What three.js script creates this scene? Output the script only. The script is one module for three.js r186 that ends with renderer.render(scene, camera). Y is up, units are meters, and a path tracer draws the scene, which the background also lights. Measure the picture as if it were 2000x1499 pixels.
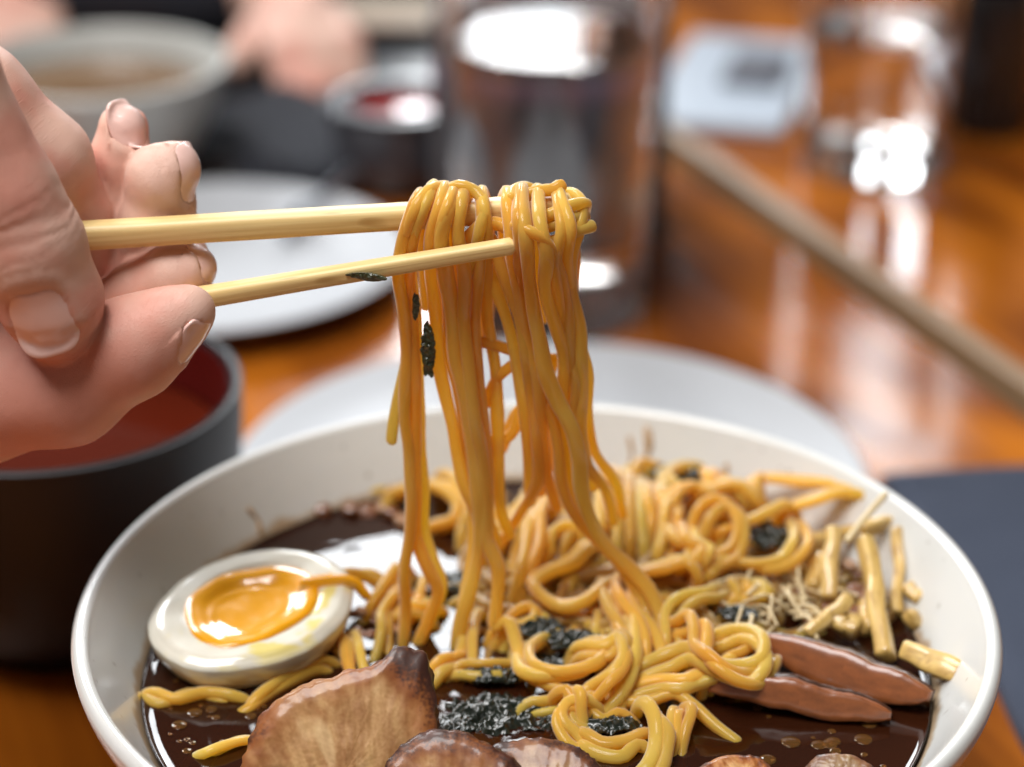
import * as THREE from 'three';
import { ImprovedNoise } from 'three/addons/math/ImprovedNoise.js';
import { RectAreaLightUniformsLib } from 'three/addons/lights/RectAreaLightUniformsLib.js';
import { RoundedBoxGeometry } from 'three/addons/geometries/RoundedBoxGeometry.js';
import { mergeGeometries } from 'three/addons/utils/BufferGeometryUtils.js';

// ---------------------------------------------------------------- camera, light, exposure
// Layout coordinates are millimetres: the origin is the middle of the ramen bowl's foot on the table, y up, +z towards the diner.
const MM = 0.001;
const scene = new THREE.Scene();
const camera = new THREE.PerspectiveCamera(20.24, 2000 / 1499, 0.02, 30);
camera.position.set(-0.0056, 0.3335, 0.4286);
camera.rotation.set(THREE.MathUtils.degToRad(-25.25), 0, 0);
camera.focus = 0.466;
camera.userData.fStop = 5.6;
const renderer = new THREE.WebGLRenderer({ antialias: true });
renderer.toneMapping = THREE.LinearToneMapping;
renderer.toneMappingExposure = 1.1;
renderer.shadowMap.enabled = true;
scene.background = new THREE.Color().setRGB(0.075, 0.072, 0.07);
RectAreaLightUniformsLib.init();

function panel(name, label, category, centre, target, w, h, rgb, strength, glow) {
  // a luminous panel (window pane or ceiling lamp): a thin frame, a glowing face, and an area light of the same size just in front of the face
  const g = new THREE.Group(); g.name = name; scene.add(g);
  g.userData = { label, category };
  g.position.set(...centre); g.lookAt(...target);
  const fm = new THREE.MeshStandardMaterial({ color: 0x3a342e, roughness: 0.6 });
  const t = 0.03, bars = [[0, h / 2 + t / 2, w + 2 * t, t], [0, -h / 2 - t / 2, w + 2 * t, t], [w / 2 + t / 2, 0, t, h], [-w / 2 - t / 2, 0, t, h]];
  for (const [x, y, bw, bh] of bars) {
    const b = new THREE.Mesh(new THREE.BoxGeometry(bw, bh, 0.04), fm); b.position.set(x, y, 0); b.name = 'frame'; g.add(b);
  }
  const face = new THREE.Mesh(new THREE.BoxGeometry(w, h, 0.01), new THREE.MeshStandardMaterial({ color: 0x888888, emissive: new THREE.Color().setRGB(...rgb), emissiveIntensity: glow }));
  face.name = 'pane'; g.add(face);
  const l = new THREE.RectAreaLight(new THREE.Color().setRGB(...rgb), strength, w, h);
  l.name = name + '_light'; l.position.set(0, 0, 0.012); l.rotation.y = Math.PI; g.add(l);
  return g;
}
const DAY = [0.93, 0.97, 1.0];
const AIM = [0, 0.08, -0.1];
panel('window_pane', 'tall daylight window pane beyond the far end of the table', 'window', [-0.1, 0.98, -2.1], AIM, 0.4, 0.9, DAY, 15, 1);
panel('window_pane_001', 'narrow daylight window pane beside the tall one', 'window', [0.49, 0.76, -2.1], AIM, 0.13, 0.46, DAY, 6, 1);
panel('window_pane_002', 'daylight window pane at the left of the tall one', 'window', [-1.25, 1.5, -1.8], AIM, 0.8, 1.2, DAY, 13, 1);
panel('ceiling_lamp', 'square diffused lamp panel above the table', 'lamp', [-0.42, 1.45, 0.22], AIM, 0.9, 0.7, [1, 0.985, 0.97], 12.5, 0.6);

// ---------------------------------------------------------------- helpers
const P3 = new ImprovedNoise();
const noise = (x, y, z) => P3.noise(x + 13.7, y + 5.3, z + 9.1);
const fbm = (x, y, z, o = 4) => { let s = 0, a = 0.5, f = 1; for (let i = 0; i < o; i++) { s += a * noise(x * f, y * f, z * f); f *= 2.03; a *= 0.5; } return s; };
let seed = 12345;
const rnd = () => { seed = (seed * 1664525 + 1013904223) >>> 0; return seed / 4294967296; };
const rr = (a, b) => a + (b - a) * rnd();
const clamp = (x, a = 0, b = 1) => Math.min(b, Math.max(a, x));
const smooth = (a, b, x) => { const t = clamp((x - a) / (b - a)); return t * t * (3 - 2 * t); };
const mix = (a, b, t) => a + (b - a) * t;
const V = (p) => new THREE.Vector3(p[0] * MM, p[1] * MM, p[2] * MM);
const used = {};
function numbered(n) { const k = used[n] = (used[n] ?? -1) + 1; return k ? n + '_' + String(k).padStart(3, '0') : n; }
function shade(o) { o.castShadow = o.receiveShadow = true; return o; }
function part(name, geo, mat, parent) { const m = shade(new THREE.Mesh(geo, mat)); m.name = name; parent.add(m); return m; }
function tag(o, label, category, group) { o.userData.label = label; o.userData.category = category; if (group) o.userData.group = group; return o; }
function single(name, geo, mat, label, category, group) { const m = shade(new THREE.Mesh(geo, mat)); m.name = numbered(name); scene.add(m); return tag(m, label, category, group); }
function thing(name, label, category, pos = [0, 0, 0], group) { const g = new THREE.Group(); g.name = numbered(name); g.position.copy(V(pos)); scene.add(g); return tag(g, label, category, group); }
function struct(name, geo, mat) { const m = shade(new THREE.Mesh(geo, mat)); m.name = name; m.userData.kind = 'structure'; scene.add(m); return m; }
const rgb = (r, g, b) => new THREE.Color().setRGB(r, g, b);
const phys = (o) => new THREE.MeshPhysicalMaterial(o);

function dataTex(w, h, fn, srgb = true, rep = true) {
  const d = new Uint8Array(w * h * 4);
  for (let j = 0; j < h; j++) for (let i = 0; i < w; i++) { const c = fn(i / w, j / h), k = (j * w + i) * 4; d[k] = 255 * clamp(c[0]); d[k + 1] = 255 * clamp(c[1]); d[k + 2] = 255 * clamp(c[2]); d[k + 3] = 255; }
  const t = new THREE.DataTexture(d, w, h); t.magFilter = THREE.LinearFilter; t.minFilter = THREE.LinearMipmapLinearFilter; t.generateMipmaps = true;
  if (srgb) t.colorSpace = THREE.SRGBColorSpace;
  if (rep) t.wrapS = t.wrapT = THREE.RepeatWrapping;
  t.needsUpdate = true; return t;
}
// tileable noise on the unit square
const tile = (u, v, f, s = 0) => { const a = 2 * Math.PI * u, b = 2 * Math.PI * v; return (1 - u) * (1 - v) * noise(u * f, v * f, s) + u * (1 - v) * noise((u - 1) * f, v * f, s) + (1 - u) * v * noise(u * f, (v - 1) * f, s) + u * v * noise((u - 1) * f, (v - 1) * f, s) + 0 * (a + b); };

// a surface of revolution from [radius, height] millimetre pairs, smoothed
function lathe(profile, seg = 96, divisions = 0) {
  let pts = profile.map(([r, y]) => new THREE.Vector2(Math.max(r, 0) * MM, y * MM));
  if (divisions) pts = new THREE.SplineCurve(pts).getPoints(divisions).map((p) => new THREE.Vector2(Math.max(p.x, 0), p.y));
  return new THREE.LatheGeometry(pts, seg);
}
// a soft rounded-square strand through millimetre points; colour(t, angle, point) gives linear rgb
function strand(pts, r, { sq = 3, seg = 12, step = 1.4, twist = 0, flat = 1, col = null, jitter = 0.05, ends = 1, taper = null } = {}) {
  const curve = new THREE.CatmullRomCurve3(pts.map((p) => new THREE.Vector3(...p)), false, 'centripetal');
  const len = curve.getLength(), n = Math.max(6, Math.round(len / step)), s0 = rnd() * 100;
  const P = curve.getSpacedPoints(n), T = P.map((_, i) => P[Math.min(i + 1, n)].clone().sub(P[Math.max(i - 1, 0)]).normalize());
  let N = new THREE.Vector3(0, 1, 0); if (Math.abs(T[0].y) > 0.8) N.set(0, 0, 1);
  N.addScaledVector(T[0], -N.dot(T[0])).normalize();
  const pos = [], colr = [], idx = [];
  const ring = (c, n1, b1, rad, ang0, t) => {
    for (let k = 0; k < seg; k++) {
      const a = (k / seg) * 2 * Math.PI, ca = Math.cos(a), sa = Math.sin(a);
      const q = Math.pow(Math.pow(Math.abs(ca), sq) + Math.pow(Math.abs(sa), sq), -1 / sq);
      const wob = 1 + 0.5 * jitter * noise(ca * 1.7 + s0, sa * 1.7, t * len * 0.11);
      const x = ca * q * rad * wob, y = sa * q * rad * flat * wob, cr = Math.cos(ang0), sr = Math.sin(ang0);
      const u = x * cr - y * sr, v = x * sr + y * cr;
      const p = c.clone().addScaledVector(n1, u).addScaledVector(b1, v);
      pos.push(p.x * MM, p.y * MM, p.z * MM);
      if (col) colr.push(...col(t, a, p));
    }
  };
  const capSteps = [0.25, 0.62, 0.88];
  const rows = [];
  for (let i = 0; i <= n; i++) {
    N.addScaledVector(T[i], -N.dot(T[i])).normalize();
    const B = new THREE.Vector3().crossVectors(T[i], N), t = i / n;
    let rad = r * (1 + jitter * 2 * noise(s0, i * step * 0.09, 0.3)); if (taper) rad *= taper(t);
    const ang = twist * t + 1.2 * noise(s0, 7.1, i * step * 0.02);
    const push = (c, k) => rows.push([c, N.clone(), B, rad * k, ang, t]);
    if (i === 0 && ends) capSteps.forEach((k) => push(P[0].clone().addScaledVector(T[0], -rad * ends * 0.8 * Math.sqrt(1 - k * k)), k));
    push(P[i], 1);
    if (i === n && ends) [...capSteps].reverse().forEach((k) => push(P[n].clone().addScaledVector(T[n], rad * ends * 0.8 * Math.sqrt(1 - k * k)), k));
  }
  rows.forEach((w) => ring(...w));
  for (let i = 0; i < rows.length - 1; i++) for (let k = 0; k < seg; k++) { const a = i * seg + k, b = i * seg + (k + 1) % seg; idx.push(a, b, a + seg, b, b + seg, a + seg); }
  const first = pos.length / 3; pos.push(rows[0][0].x * MM, rows[0][0].y * MM, rows[0][0].z * MM); if (col) colr.push(...col(0, 0, rows[0][0]));
  const L = rows.length - 1; pos.push(rows[L][0].x * MM, rows[L][0].y * MM, rows[L][0].z * MM); if (col) colr.push(...col(1, 0, rows[L][0]));
  for (let k = 0; k < seg; k++) { idx.push(first, (k + 1) % seg, k); idx.push(first + 1, L * seg + k, L * seg + (k + 1) % seg); }
  const g = new THREE.BufferGeometry();
  g.setAttribute('position', new THREE.Float32BufferAttribute(pos, 3));
  if (col) g.setAttribute('color', new THREE.Float32BufferAttribute(colr, 3));
  g.setIndex(idx); g.computeVertexNormals(); return g;
}
// skin of a signed distance field (millimetres) by surface nets; colour(p) gives linear rgb
function skinOf(sdf, lo, hi, cell, col, uvScale = 1) {
  const nx = Math.ceil((hi[0] - lo[0]) / cell) + 1, ny = Math.ceil((hi[1] - lo[1]) / cell) + 1, nz = Math.ceil((hi[2] - lo[2]) / cell) + 1;
  const F = new Float32Array(nx * ny * nz), at = (i, j, k) => (k * ny + j) * nx + i;
  const S = 6, far = S * cell * 1.9;   // blocks far from the surface are filled with their centre's distance
  for (let k = 0; k < nz; k += S) for (let j = 0; j < ny; j += S) for (let i = 0; i < nx; i += S) {
    const d = sdf(lo[0] + (i + S / 2) * cell, lo[1] + (j + S / 2) * cell, lo[2] + (k + S / 2) * cell), skip = Math.abs(d) > far;
    for (let c = k; c < Math.min(k + S, nz); c++) for (let b = j; b < Math.min(j + S, ny); b++) for (let a = i; a < Math.min(i + S, nx); a++) F[at(a, b, c)] = skip ? d : sdf(lo[0] + a * cell, lo[1] + b * cell, lo[2] + c * cell);
  }
  const id = new Int32Array(nx * ny * nz).fill(-1), pos = [], nor = [], colr = [], uv = [], idx = [];
  const E = [[0, 1], [0, 2], [0, 4], [1, 3], [1, 5], [2, 3], [2, 6], [3, 7], [4, 5], [4, 6], [5, 7], [6, 7]], e = cell * 0.35;
  for (let k = 0; k < nz - 1; k++) for (let j = 0; j < ny - 1; j++) for (let i = 0; i < nx - 1; i++) {
    const v = []; let m = 0;
    for (let c = 0; c < 8; c++) { v[c] = F[at(i + (c & 1), j + ((c >> 1) & 1), k + (c >> 2))]; if (v[c] < 0) m |= 1 << c; }
    if (m === 0 || m === 255) continue;
    let x = 0, y = 0, z = 0, n = 0;
    for (const [a, b] of E) if ((v[a] < 0) !== (v[b] < 0)) { const t = v[a] / (v[a] - v[b]); x += mix(a & 1, b & 1, t); y += mix((a >> 1) & 1, (b >> 1) & 1, t); z += mix(a >> 2, b >> 2, t); n++; }
    let px = lo[0] + (i + x / n) * cell, py = lo[1] + (j + y / n) * cell, pz = lo[2] + (k + z / n) * cell;
    let gx = sdf(px + e, py, pz) - sdf(px - e, py, pz), gy = sdf(px, py + e, pz) - sdf(px, py - e, pz), gz = sdf(px, py, pz + e) - sdf(px, py, pz - e);
    const l = Math.hypot(gx, gy, gz) || 1; gx /= l; gy /= l; gz /= l;
    const d = clamp(sdf(px, py, pz), -cell, cell) * 0.8; px -= gx * d; py -= gy * d; pz -= gz * d;
    id[at(i, j, k)] = pos.length / 3; pos.push(px * MM, py * MM, pz * MM); nor.push(gx, gy, gz);
    uv.push((px + 0.6 * pz) * MM * uvScale, (py + 0.4 * pz) * MM * uvScale);
    if (col) colr.push(...col(px, py, pz));
  }
  const quad = (a, b, c, d, flip) => { if (a < 0 || b < 0 || c < 0 || d < 0) return; if (flip) idx.push(a, c, b, a, d, c); else idx.push(a, b, c, a, c, d); };
  for (let k = 1; k < nz - 1; k++) for (let j = 1; j < ny - 1; j++) for (let i = 1; i < nx - 1; i++) {
    const s = F[at(i, j, k)] < 0;
    if (s !== F[at(i + 1, j, k)] < 0) quad(id[at(i, j - 1, k - 1)], id[at(i, j, k - 1)], id[at(i, j, k)], id[at(i, j - 1, k)], !s);
    if (s !== F[at(i, j + 1, k)] < 0) quad(id[at(i - 1, j, k - 1)], id[at(i - 1, j, k)], id[at(i, j, k)], id[at(i, j, k - 1)], !s);
    if (s !== F[at(i, j, k + 1)] < 0) quad(id[at(i - 1, j - 1, k)], id[at(i, j - 1, k)], id[at(i, j, k)], id[at(i - 1, j, k)], !s);
  }
  const g = new THREE.BufferGeometry();
  g.setAttribute('position', new THREE.Float32BufferAttribute(pos, 3)); g.setAttribute('normal', new THREE.Float32BufferAttribute(nor, 3)); g.setAttribute('uv', new THREE.Float32BufferAttribute(uv, 2));
  if (col) g.setAttribute('color', new THREE.Float32BufferAttribute(colr, 3));
  g.setIndex(idx); return g;
}
const smin = (a, b, k) => { const h = Math.max(k - Math.abs(a - b), 0) / k; return Math.min(a, b) - h * h * k * 0.25; };
// distance to a tapered capsule a -> b with radii ra, rb
function cone(a, b, ra, rb) {
  const bx = b[0] - a[0], by = b[1] - a[1], bz = b[2] - a[2], l2 = bx * bx + by * by + bz * bz;
  return (x, y, z) => { const px = x - a[0], py = y - a[1], pz = z - a[2], t = clamp((px * bx + py * by + pz * bz) / l2); return Math.hypot(px - bx * t, py - by * t, pz - bz * t) - mix(ra, rb, t); };
}
// a chain of [x, y, z, radius] joints
function chain(joints, k = 3) {
  const c = []; for (let i = 0; i < joints.length - 1; i++) c.push(cone(joints[i], joints[i + 1], joints[i][3], joints[i + 1][3]));
  return (x, y, z) => { let d = c[0](x, y, z); for (let i = 1; i < c.length; i++) d = smin(d, c[i](x, y, z), k); return d; };
}

// ---------------------------------------------------------------- floor and table
const floorMat = new THREE.MeshStandardMaterial({ map: dataTex(256, 256, (u, v) => { const n = 0.16 + 0.05 * tile(u, v, 14, 1) + 0.03 * tile(u, v, 60, 2); return [n * 1.15, n, n * 0.85]; }), roughness: 0.75 });
{
  const g = new THREE.PlaneGeometry(12, 12); g.rotateX(-Math.PI / 2); const uv = g.attributes.uv; for (let i = 0; i < uv.count; i++) uv.setXY(i, uv.getX(i) * 12, uv.getY(i) * 12);
  struct('floor', g, floorMat).position.set(0, -0.74, -2);
}
const woodMap = dataTex(640, 640, (u, v) => {
  // grain runs along v; figure is drawn out along it
  const w = tile(u, v, 5, 3.1) * 0.9, g1 = tile((u + 0.035 * w + 1) % 1, (v * 1) % 1, 6, 5.5);
  const ringv = Math.sin(2 * Math.PI * (9 * u + 1.6 * tile(u, v, 3, 8.8) + 0.8 * w)) * 0.5 + 0.5;
  const fine = noiseStretch(u, v, 150, 5, 1.7), pores = noiseStretch(u, v, 330, 12, 4.4);
  const k = clamp(0.50 + 0.32 * (ringv - 0.5) + 0.6 * g1 + 0.22 * fine - 0.25 * Math.max(0, pores - 0.22));
  return [mix(0.38, 0.85, k), mix(0.175, 0.50, k), mix(0.04, 0.12, k)];
});
function noiseStretch(u, v, fu, fv, s) { const a = noise(u * fu, v * fv, s), b = noise((u - 1) * fu, v * fv, s), c = noise(u * fu, (v - 1) * fv, s), d = noise((u - 1) * fu, (v - 1) * fv, s); return (1 - u) * (1 - v) * a + u * (1 - v) * b + (1 - u) * v * c + u * v * d; }
const woodRough = dataTex(256, 256, (u, v) => { const k = 0.13 + 0.07 * tile(u, v, 9, 2.2) + 0.06 * noiseStretch(u, v, 120, 6, 3.3); return [k, k, k]; }, false);
for (const t of [woodMap, woodRough]) t.repeat.set(1 / 0.62, 1 / 0.62);
const woodMat = phys({ map: woodMap, roughnessMap: woodRough, roughness: 1, clearcoat: 0, bumpMap: woodMap, bumpScale: 0.0001 });
const table = thing('table', 'glossy orange brown wooden restaurant table with a pale edging strip', 'table', [121.9, 0, -422]);
table.rotation.y = Math.atan2(115.5, 296);
function board(name, x0, x1, z0, z1, y0, y1, mat) {
  const g = new RoundedBoxGeometry((x1 - x0) * MM, (y1 - y0) * MM, (z1 - z0) * MM, 2, 2 * MM), p = g.attributes.position, uv = g.attributes.uv, n = g.attributes.normal;
  g.translate((x0 + x1) / 2 * MM, (y0 + y1) / 2 * MM, (z0 + z1) / 2 * MM);
  for (let i = 0; i < p.count; i++) uv.setXY(i, Math.abs(n.getX(i)) > 0.7 ? p.getY(i) : p.getX(i), p.getZ(i) + (Math.abs(n.getZ(i)) > 0.7 ? p.getY(i) : 0));
  return part(name, g, mat, table);
}
board('tabletop_board', -960, -12, -420, 1050, -32, 0, woodMat);
board('tabletop_board', 9, 620, -420, 1050, -32, 0, woodMat);
const paleWood = phys({ color: rgb(0.27, 0.165, 0.085), roughness: 0.5, clearcoat: 0.3, clearcoatRoughness: 0.3 });
board('edging_strip', -3, 6, -420, 1050, -32, 4.5, paleWood);
for (const [x, z] of [[-900, -360], [560, -360], [-900, 990], [560, 990]]) board('leg', x - 28, x + 28, z - 28, z + 28, -739, -32, woodMat);

// ---------------------------------------------------------------- ceramics
const speck = (base, amount, dark, tide) => dataTex(1024, 512, (u, v) => {
  const big = tile(u, v, 9, 4.2) * 0.025, n = noiseStretch(u, v, 170, 85, 6.1), m = noiseStretch(u, v, 330, 160, 2.9);
  const s = smooth(0.36, 0.5, n) * 0.55 + smooth(0.42, 0.55, m) * 0.45, k = clamp(s * amount);
  const film = tide ? smooth(0.004, -0.003, v - 0.222 - 0.012 * Math.max(0, noiseStretch(u, v, 40, 3, 8.2)) - 0.004 * noiseStretch(u, v, 120, 30, 9.4)) * smooth(0.19, 0.2, v) : 0;   // broth film left above the liquid
  return base.map((b, i) => mix(mix(b + big, dark[i], k), [0.66, 0.54, 0.40][i], film * 0.8));
});
const bowlMap = speck([0.83, 0.83, 0.815], 0.75, [0.42, 0.38, 0.33], true);
bowlMap.repeat.set(2, 1);
const bowlMat = phys({ map: bowlMap, roughness: 0.34, clearcoat: 0.5, clearcoatRoughness: 0.12 });
const plateMat = phys({ color: rgb(0.43, 0.44, 0.46), roughness: 0.5 });
const blackware = phys({ color: rgb(0.012, 0.012, 0.014), roughness: 0.32, clearcoat: 0.4, clearcoatRoughness: 0.2 });

const INNER = [[0, 11], [26, 12], [50, 17.5], [69, 29], [83, 45], [92, 58], [98.5, 69], [101.6, 74.4]];
const bowl = single('ramen_bowl', lathe([...INNER, [102.6, 76], [104.2, 76.6], [105.6, 75.6], [105.9, 73.6], [104, 68], [97, 55], [85, 38], [69, 21], [52, 9.5], [44, 6.5], [43, 1], [42, 0], [39, 0], [38, 3], [20, 4], [0, 4]], 160, 140), bowlMat,
  'large off-white speckled ceramic bowl of noodles in brown broth', 'bowl');

// broth: a body of dark liquid inside the bowl, gently uneven on top
const LEVEL = 58;
const innerR = (y) => { for (let i = 0; i < INNER.length - 1; i++) if (y <= INNER[i + 1][1]) return mix(INNER[i][0], INNER[i + 1][0], (y - INNER[i][1]) / (INNER[i + 1][1] - INNER[i][1])); return 101; };
{
  const pos = [], idx = [], seg = 200, rings = 110, R = innerR(LEVEL) - 0.25;
  for (let i = 1; i <= rings; i++) for (let k = 0; k < seg; k++) {
    const r = R * Math.pow(i / rings, 0.9), a = (k / seg) * 2 * Math.PI, x = r * Math.cos(a), z = r * Math.sin(a);
    const y = LEVEL + 0.34 * fbm(x * 0.07, 0, z * 0.07, 2) + 0.07 * noise(x * 0.3, 1, z * 0.3) + 0.9 * Math.exp(-(R - r) / 1.0);
    const lim = Math.min(r, innerR(y) - 0.25); pos.push(lim * Math.cos(a) * MM, y * MM, lim * Math.sin(a) * MM);
  }
  const low = [[0.985, 56.2], [0.955, 52], [0.885, 44], [0.735, 28.6], [0.52, 17.4], [0.25, 12.6]];
  for (const [, y] of low) for (let k = 0; k < seg; k++) { const a = (k / seg) * 2 * Math.PI, r = innerR(y) - 0.5; pos.push(r * Math.cos(a) * MM, (y + 0.4) * MM, r * Math.sin(a) * MM); }
  const rows = rings + low.length;
  for (let i = 0; i < rows - 1; i++) for (let k = 0; k < seg; k++) { const a = i * seg + k, b = i * seg + (k + 1) % seg; idx.push(a, b, a + seg, b, b + seg, a + seg); }
  const c0 = pos.length / 3; pos.push(0, LEVEL * MM, 0, 0, 11.8 * MM, 0);
  for (let k = 0; k < seg; k++) { idx.push(c0, (k + 1) % seg, k); idx.push(c0 + 1, (rows - 1) * seg + k, (rows - 1) * seg + (k + 1) % seg); }
  const g = new THREE.BufferGeometry(); g.setAttribute('position', new THREE.Float32BufferAttribute(pos, 3)); g.setIndex(idx); g.computeVertexNormals();
  single('broth', g, phys({ color: rgb(0.05, 0.0135, 0.005), roughness: 0.04, transmission: 0.5, thickness: 0.03, ior: 1.38, attenuationColor: rgb(0.6, 0.25, 0.1), attenuationDistance: 0.012 }), 'dark brown soy broth filling the speckled white bowl', 'broth');
}

// ---------------------------------------------------------------- noodles
const noodleMat = phys({ color: 0xffffff, vertexColors: true, roughness: 0.95, transmission: 0.58, thickness: 0, clearcoat: 0.8, clearcoatRoughness: 0.14 });
function noodleTint(browner = 0) {   // darker brown tones, given to most of the buried strands
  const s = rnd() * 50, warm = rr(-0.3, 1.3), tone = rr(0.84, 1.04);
  const a = browner ? [0.68, 0.42, 0.06] : [0.97, 0.74, 0.10], b = browner ? [0.58, 0.28, 0.025] : [0.97, 0.56, 0.022];
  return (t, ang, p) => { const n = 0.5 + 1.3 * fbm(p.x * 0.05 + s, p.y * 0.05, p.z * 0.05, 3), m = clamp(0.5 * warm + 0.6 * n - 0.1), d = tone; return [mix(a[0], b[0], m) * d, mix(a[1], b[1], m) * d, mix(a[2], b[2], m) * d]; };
}
const loose = (pts) => pts.map(([x, y, z], i) => [x + 1.5 * noise(x * 0.13, y * 0.05, pts.length), y, z + 1.4 * noise(pts.length * 1.7, y * 0.06, x * 0.13)]);
const noodle = (pts, label, group, r = 2.2, o = {}) => single('noodle', strand(pts, r, { sq: 2.9, jitter: 0.09, twist: rr(-1.6, 1.6), flat: rr(0.82, 0.98), col: noodleTint(), ...o }), noodleMat, label, 'noodle', group);
const HANG = ['yellow noodle strand hanging from the chopsticks down to the bowl', 'noodles lifted by the chopsticks'];
const PILE = ['yellow noodle strand curled in the heap on the broth', 'noodles heaped in the bowl'];

let lifted = 0;
const lift = (pts, label, group, r = 2.2, o = {}) => { if (pts.length > 10 && lifted++ % 2) { const k = rr(0, 40), dx = rr(-3.4, 3.4); noodle(loose(pts.map(([x, y, z], i) => [x + dx * smooth(2, 8, i) + 2 * noise(y * 0.03, k, 1) * smooth(2, 8, i), y + 0.4, z - 3.0 * smooth(4, 8, i) + (i < 6 ? 0.3 : 0)])), ...HANG, r * rr(0.56, 0.68)); } return noodle(loose(pts), label, group, r * rr(0.6, 0.73), o); };
// lifted strands: over the upper stick, down behind the lower one, into the heap
lift([[-25.4, 138.6, -26.0], [-26.4, 155.3, -25.0], [-27.1, 164.7, -23.0], [-25.7, 169.5, -18.0], [-27.2, 169.6, -10.5], [-29.5, 163.2, -9.5], [-30.4, 154.2, -10.0], [-30.0, 145.0, -11.0], [-29.5, 135.0, -11.0], [-29.2, 127.4, -11.0], [-29.7, 117.1, -11.0], [-29.6, 109.2, -11.0], [-29.8, 102.6, -11.0], [-29.4, 95.9, -11.0], [-29.7, 87.1, -11.0], [-30.9, 78.1, -11.0], [-31.4, 65.5, -11.0], [-31.7, 53.8, -9.0]], ...HANG, 2.25);
lift([[-23.2, 143.6, -26.0], [-23.5, 159.1, -25.0], [-23.9, 166.5, -23.0], [-23.0, 170.7, -18.0], [-24.3, 169.6, -10.0], [-26.6, 163.5, -8.8], [-28.4, 154.0, -10.0], [-28.1, 139.6, -12.0], [-27.8, 124.4, -12.0], [-27.6, 108.7, -12.0], [-28.0, 95.4, -12.0], [-28.0, 85.8, -12.0], [-25.9, 78.1, -11.0], [-23.4, 72.1, -11.0], [-25.9, 63.3, -11.0], [-28.6, 56.8, -10.0], [-30.1, 53.0, -8.0]], ...HANG, 2.2);
lift([[-27.8, 148.2, -15.0], [-28.7, 137.0, -15.0], [-30.5, 123.9, -13.0], [-32.3, 115.3, -12.0], [-33.1, 111.3, -11.5]], ...HANG, 2.0, { flat: 0.55 });
lift([[-20.2, 148.7, -26.0], [-20.3, 161.5, -25.0], [-20.9, 167.1, -23.0], [-20.5, 170.9, -18.0], [-22.0, 169.3, -10.0], [-23.9, 163.4, -9.0], [-23.7, 153.6, -11.0], [-22.8, 141.6, -13.0], [-22.0, 131.6, -13.0], [-20.8, 121.9, -13.0], [-19.0, 114.8, -13.0], [-17.9, 106.9, -13.0], [-16.9, 98.9, -13.0], [-14.0, 92.1, -13.0], [-13.1, 84.4, -12.0], [-14.3, 78.1, -11.0]], ...HANG, 2.2);
lift([[-16.9, 133.0, -27.0], [-17.4, 159.1, -25.0], [-17.9, 166.2, -23.0], [-17.7, 170.2, -18.0], [-18.9, 169.0, -10.0], [-20.3, 163.1, -9.0], [-20.1, 153.6, -11.0], [-19.3, 142.1, -12.0], [-18.3, 132.0, -12.0], [-16.3, 123.1, -12.0], [-14.8, 112.7, -12.0], [-13.9, 102.1, -12.0], [-13.0, 92.6, -12.0], [-13.8, 82.9, -11.0], [-16.2, 72.7, -10.0], [-18.2, 63.8, -9.0], [-19.3, 54.5, -8.0], [-19.7, 47.8, -6.0]], ...HANG, 2.35);
lift([[-13.9, 125.2, -27.0], [-13.9, 157.8, -25.0], [-14.7, 165.7, -23.0], [-15.3, 169.9, -18.0], [-16.0, 169.0, -10.0], [-17.0, 163.6, -8.5], [-16.5, 154.0, -10.0], [-15.9, 142.5, -11.0], [-15.4, 129.9, -11.0], [-13.8, 117.1, -11.0], [-12.9, 106.6, -11.0], [-12.0, 95.9, -11.0], [-11.3, 86.0, -10.5], [-8.8, 78.4, -10.0], [-9.7, 68.8, -9.0], [-9.7, 63.8, -8.0], [-7.3, 65.9, -7.0], [-5.1, 63.5, 0.0], [-2.8, 61.6, 8.0], [2.4, 61.5, 13.0], [9.9, 60.7, 16.0], [17.4, 60.3, 18.0], [24.9, 60.9, 19.0], [32.1, 62.6, 19.0], [36.1, 61.2, 22.0], [39.8, 58.9, 26.0], [43.6, 57.0, 30.0]], 'long yellow noodle hanging from the chopsticks and trailing over the heap towards the pork', undefined, 2.35);
lift([[-11.6, 129.9, -28.0], [-10.8, 155.0, -26.0], [-11.9, 165.3, -23.0], [-12.8, 169.5, -18.0], [-12.7, 168.2, -10.5], [-12.3, 163.4, -9.0], [-13.2, 152.4, -11.0], [-13.6, 139.1, -13.0], [-13.2, 126.0, -14.0], [-12.2, 113.0, -14.0], [-11.3, 99.7, -14.0], [-10.7, 89.6, -15.0], [-9.5, 81.1, -18.0]], ...HANG, 2.2);
lift([[-16.3, 160.6, -11.5], [-12.3, 164.8, -10.6], [-7.8, 164.7, -10.4], [-5.2, 163.8, -9.0]], ...HANG, 2.1);
lift([[-20.4, 155.6, -15.0], [-20.3, 147.4, -17.0], [-19.5, 136.9, -18.0], [-17.8, 126.7, -18.0], [-16.8, 116.3, -18.0], [-15.2, 103.0, -18.0]], ...HANG, 2.2);
lift([[-14.7, 156.4, -16.0], [-14.3, 144.5, -18.0], [-14.7, 131.8, -18.0], [-13.6, 118.9, -18.0], [-11.8, 105.1, -19.0], [-9.8, 93.2, -21.0]], ...HANG, 2.2);
lift([[-12.4, 158.5, -14.0], [-10.5, 151.1, -14.0], [-7.3, 141.2, -14.0], [-4.7, 132.4, -14.0], [-3.4, 123.4, -14.0], [-2.3, 111.2, -15.0], [-1.5, 100.3, -18.0], [-1.9, 89.3, -22.0]], ...HANG, 2.3);
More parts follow.
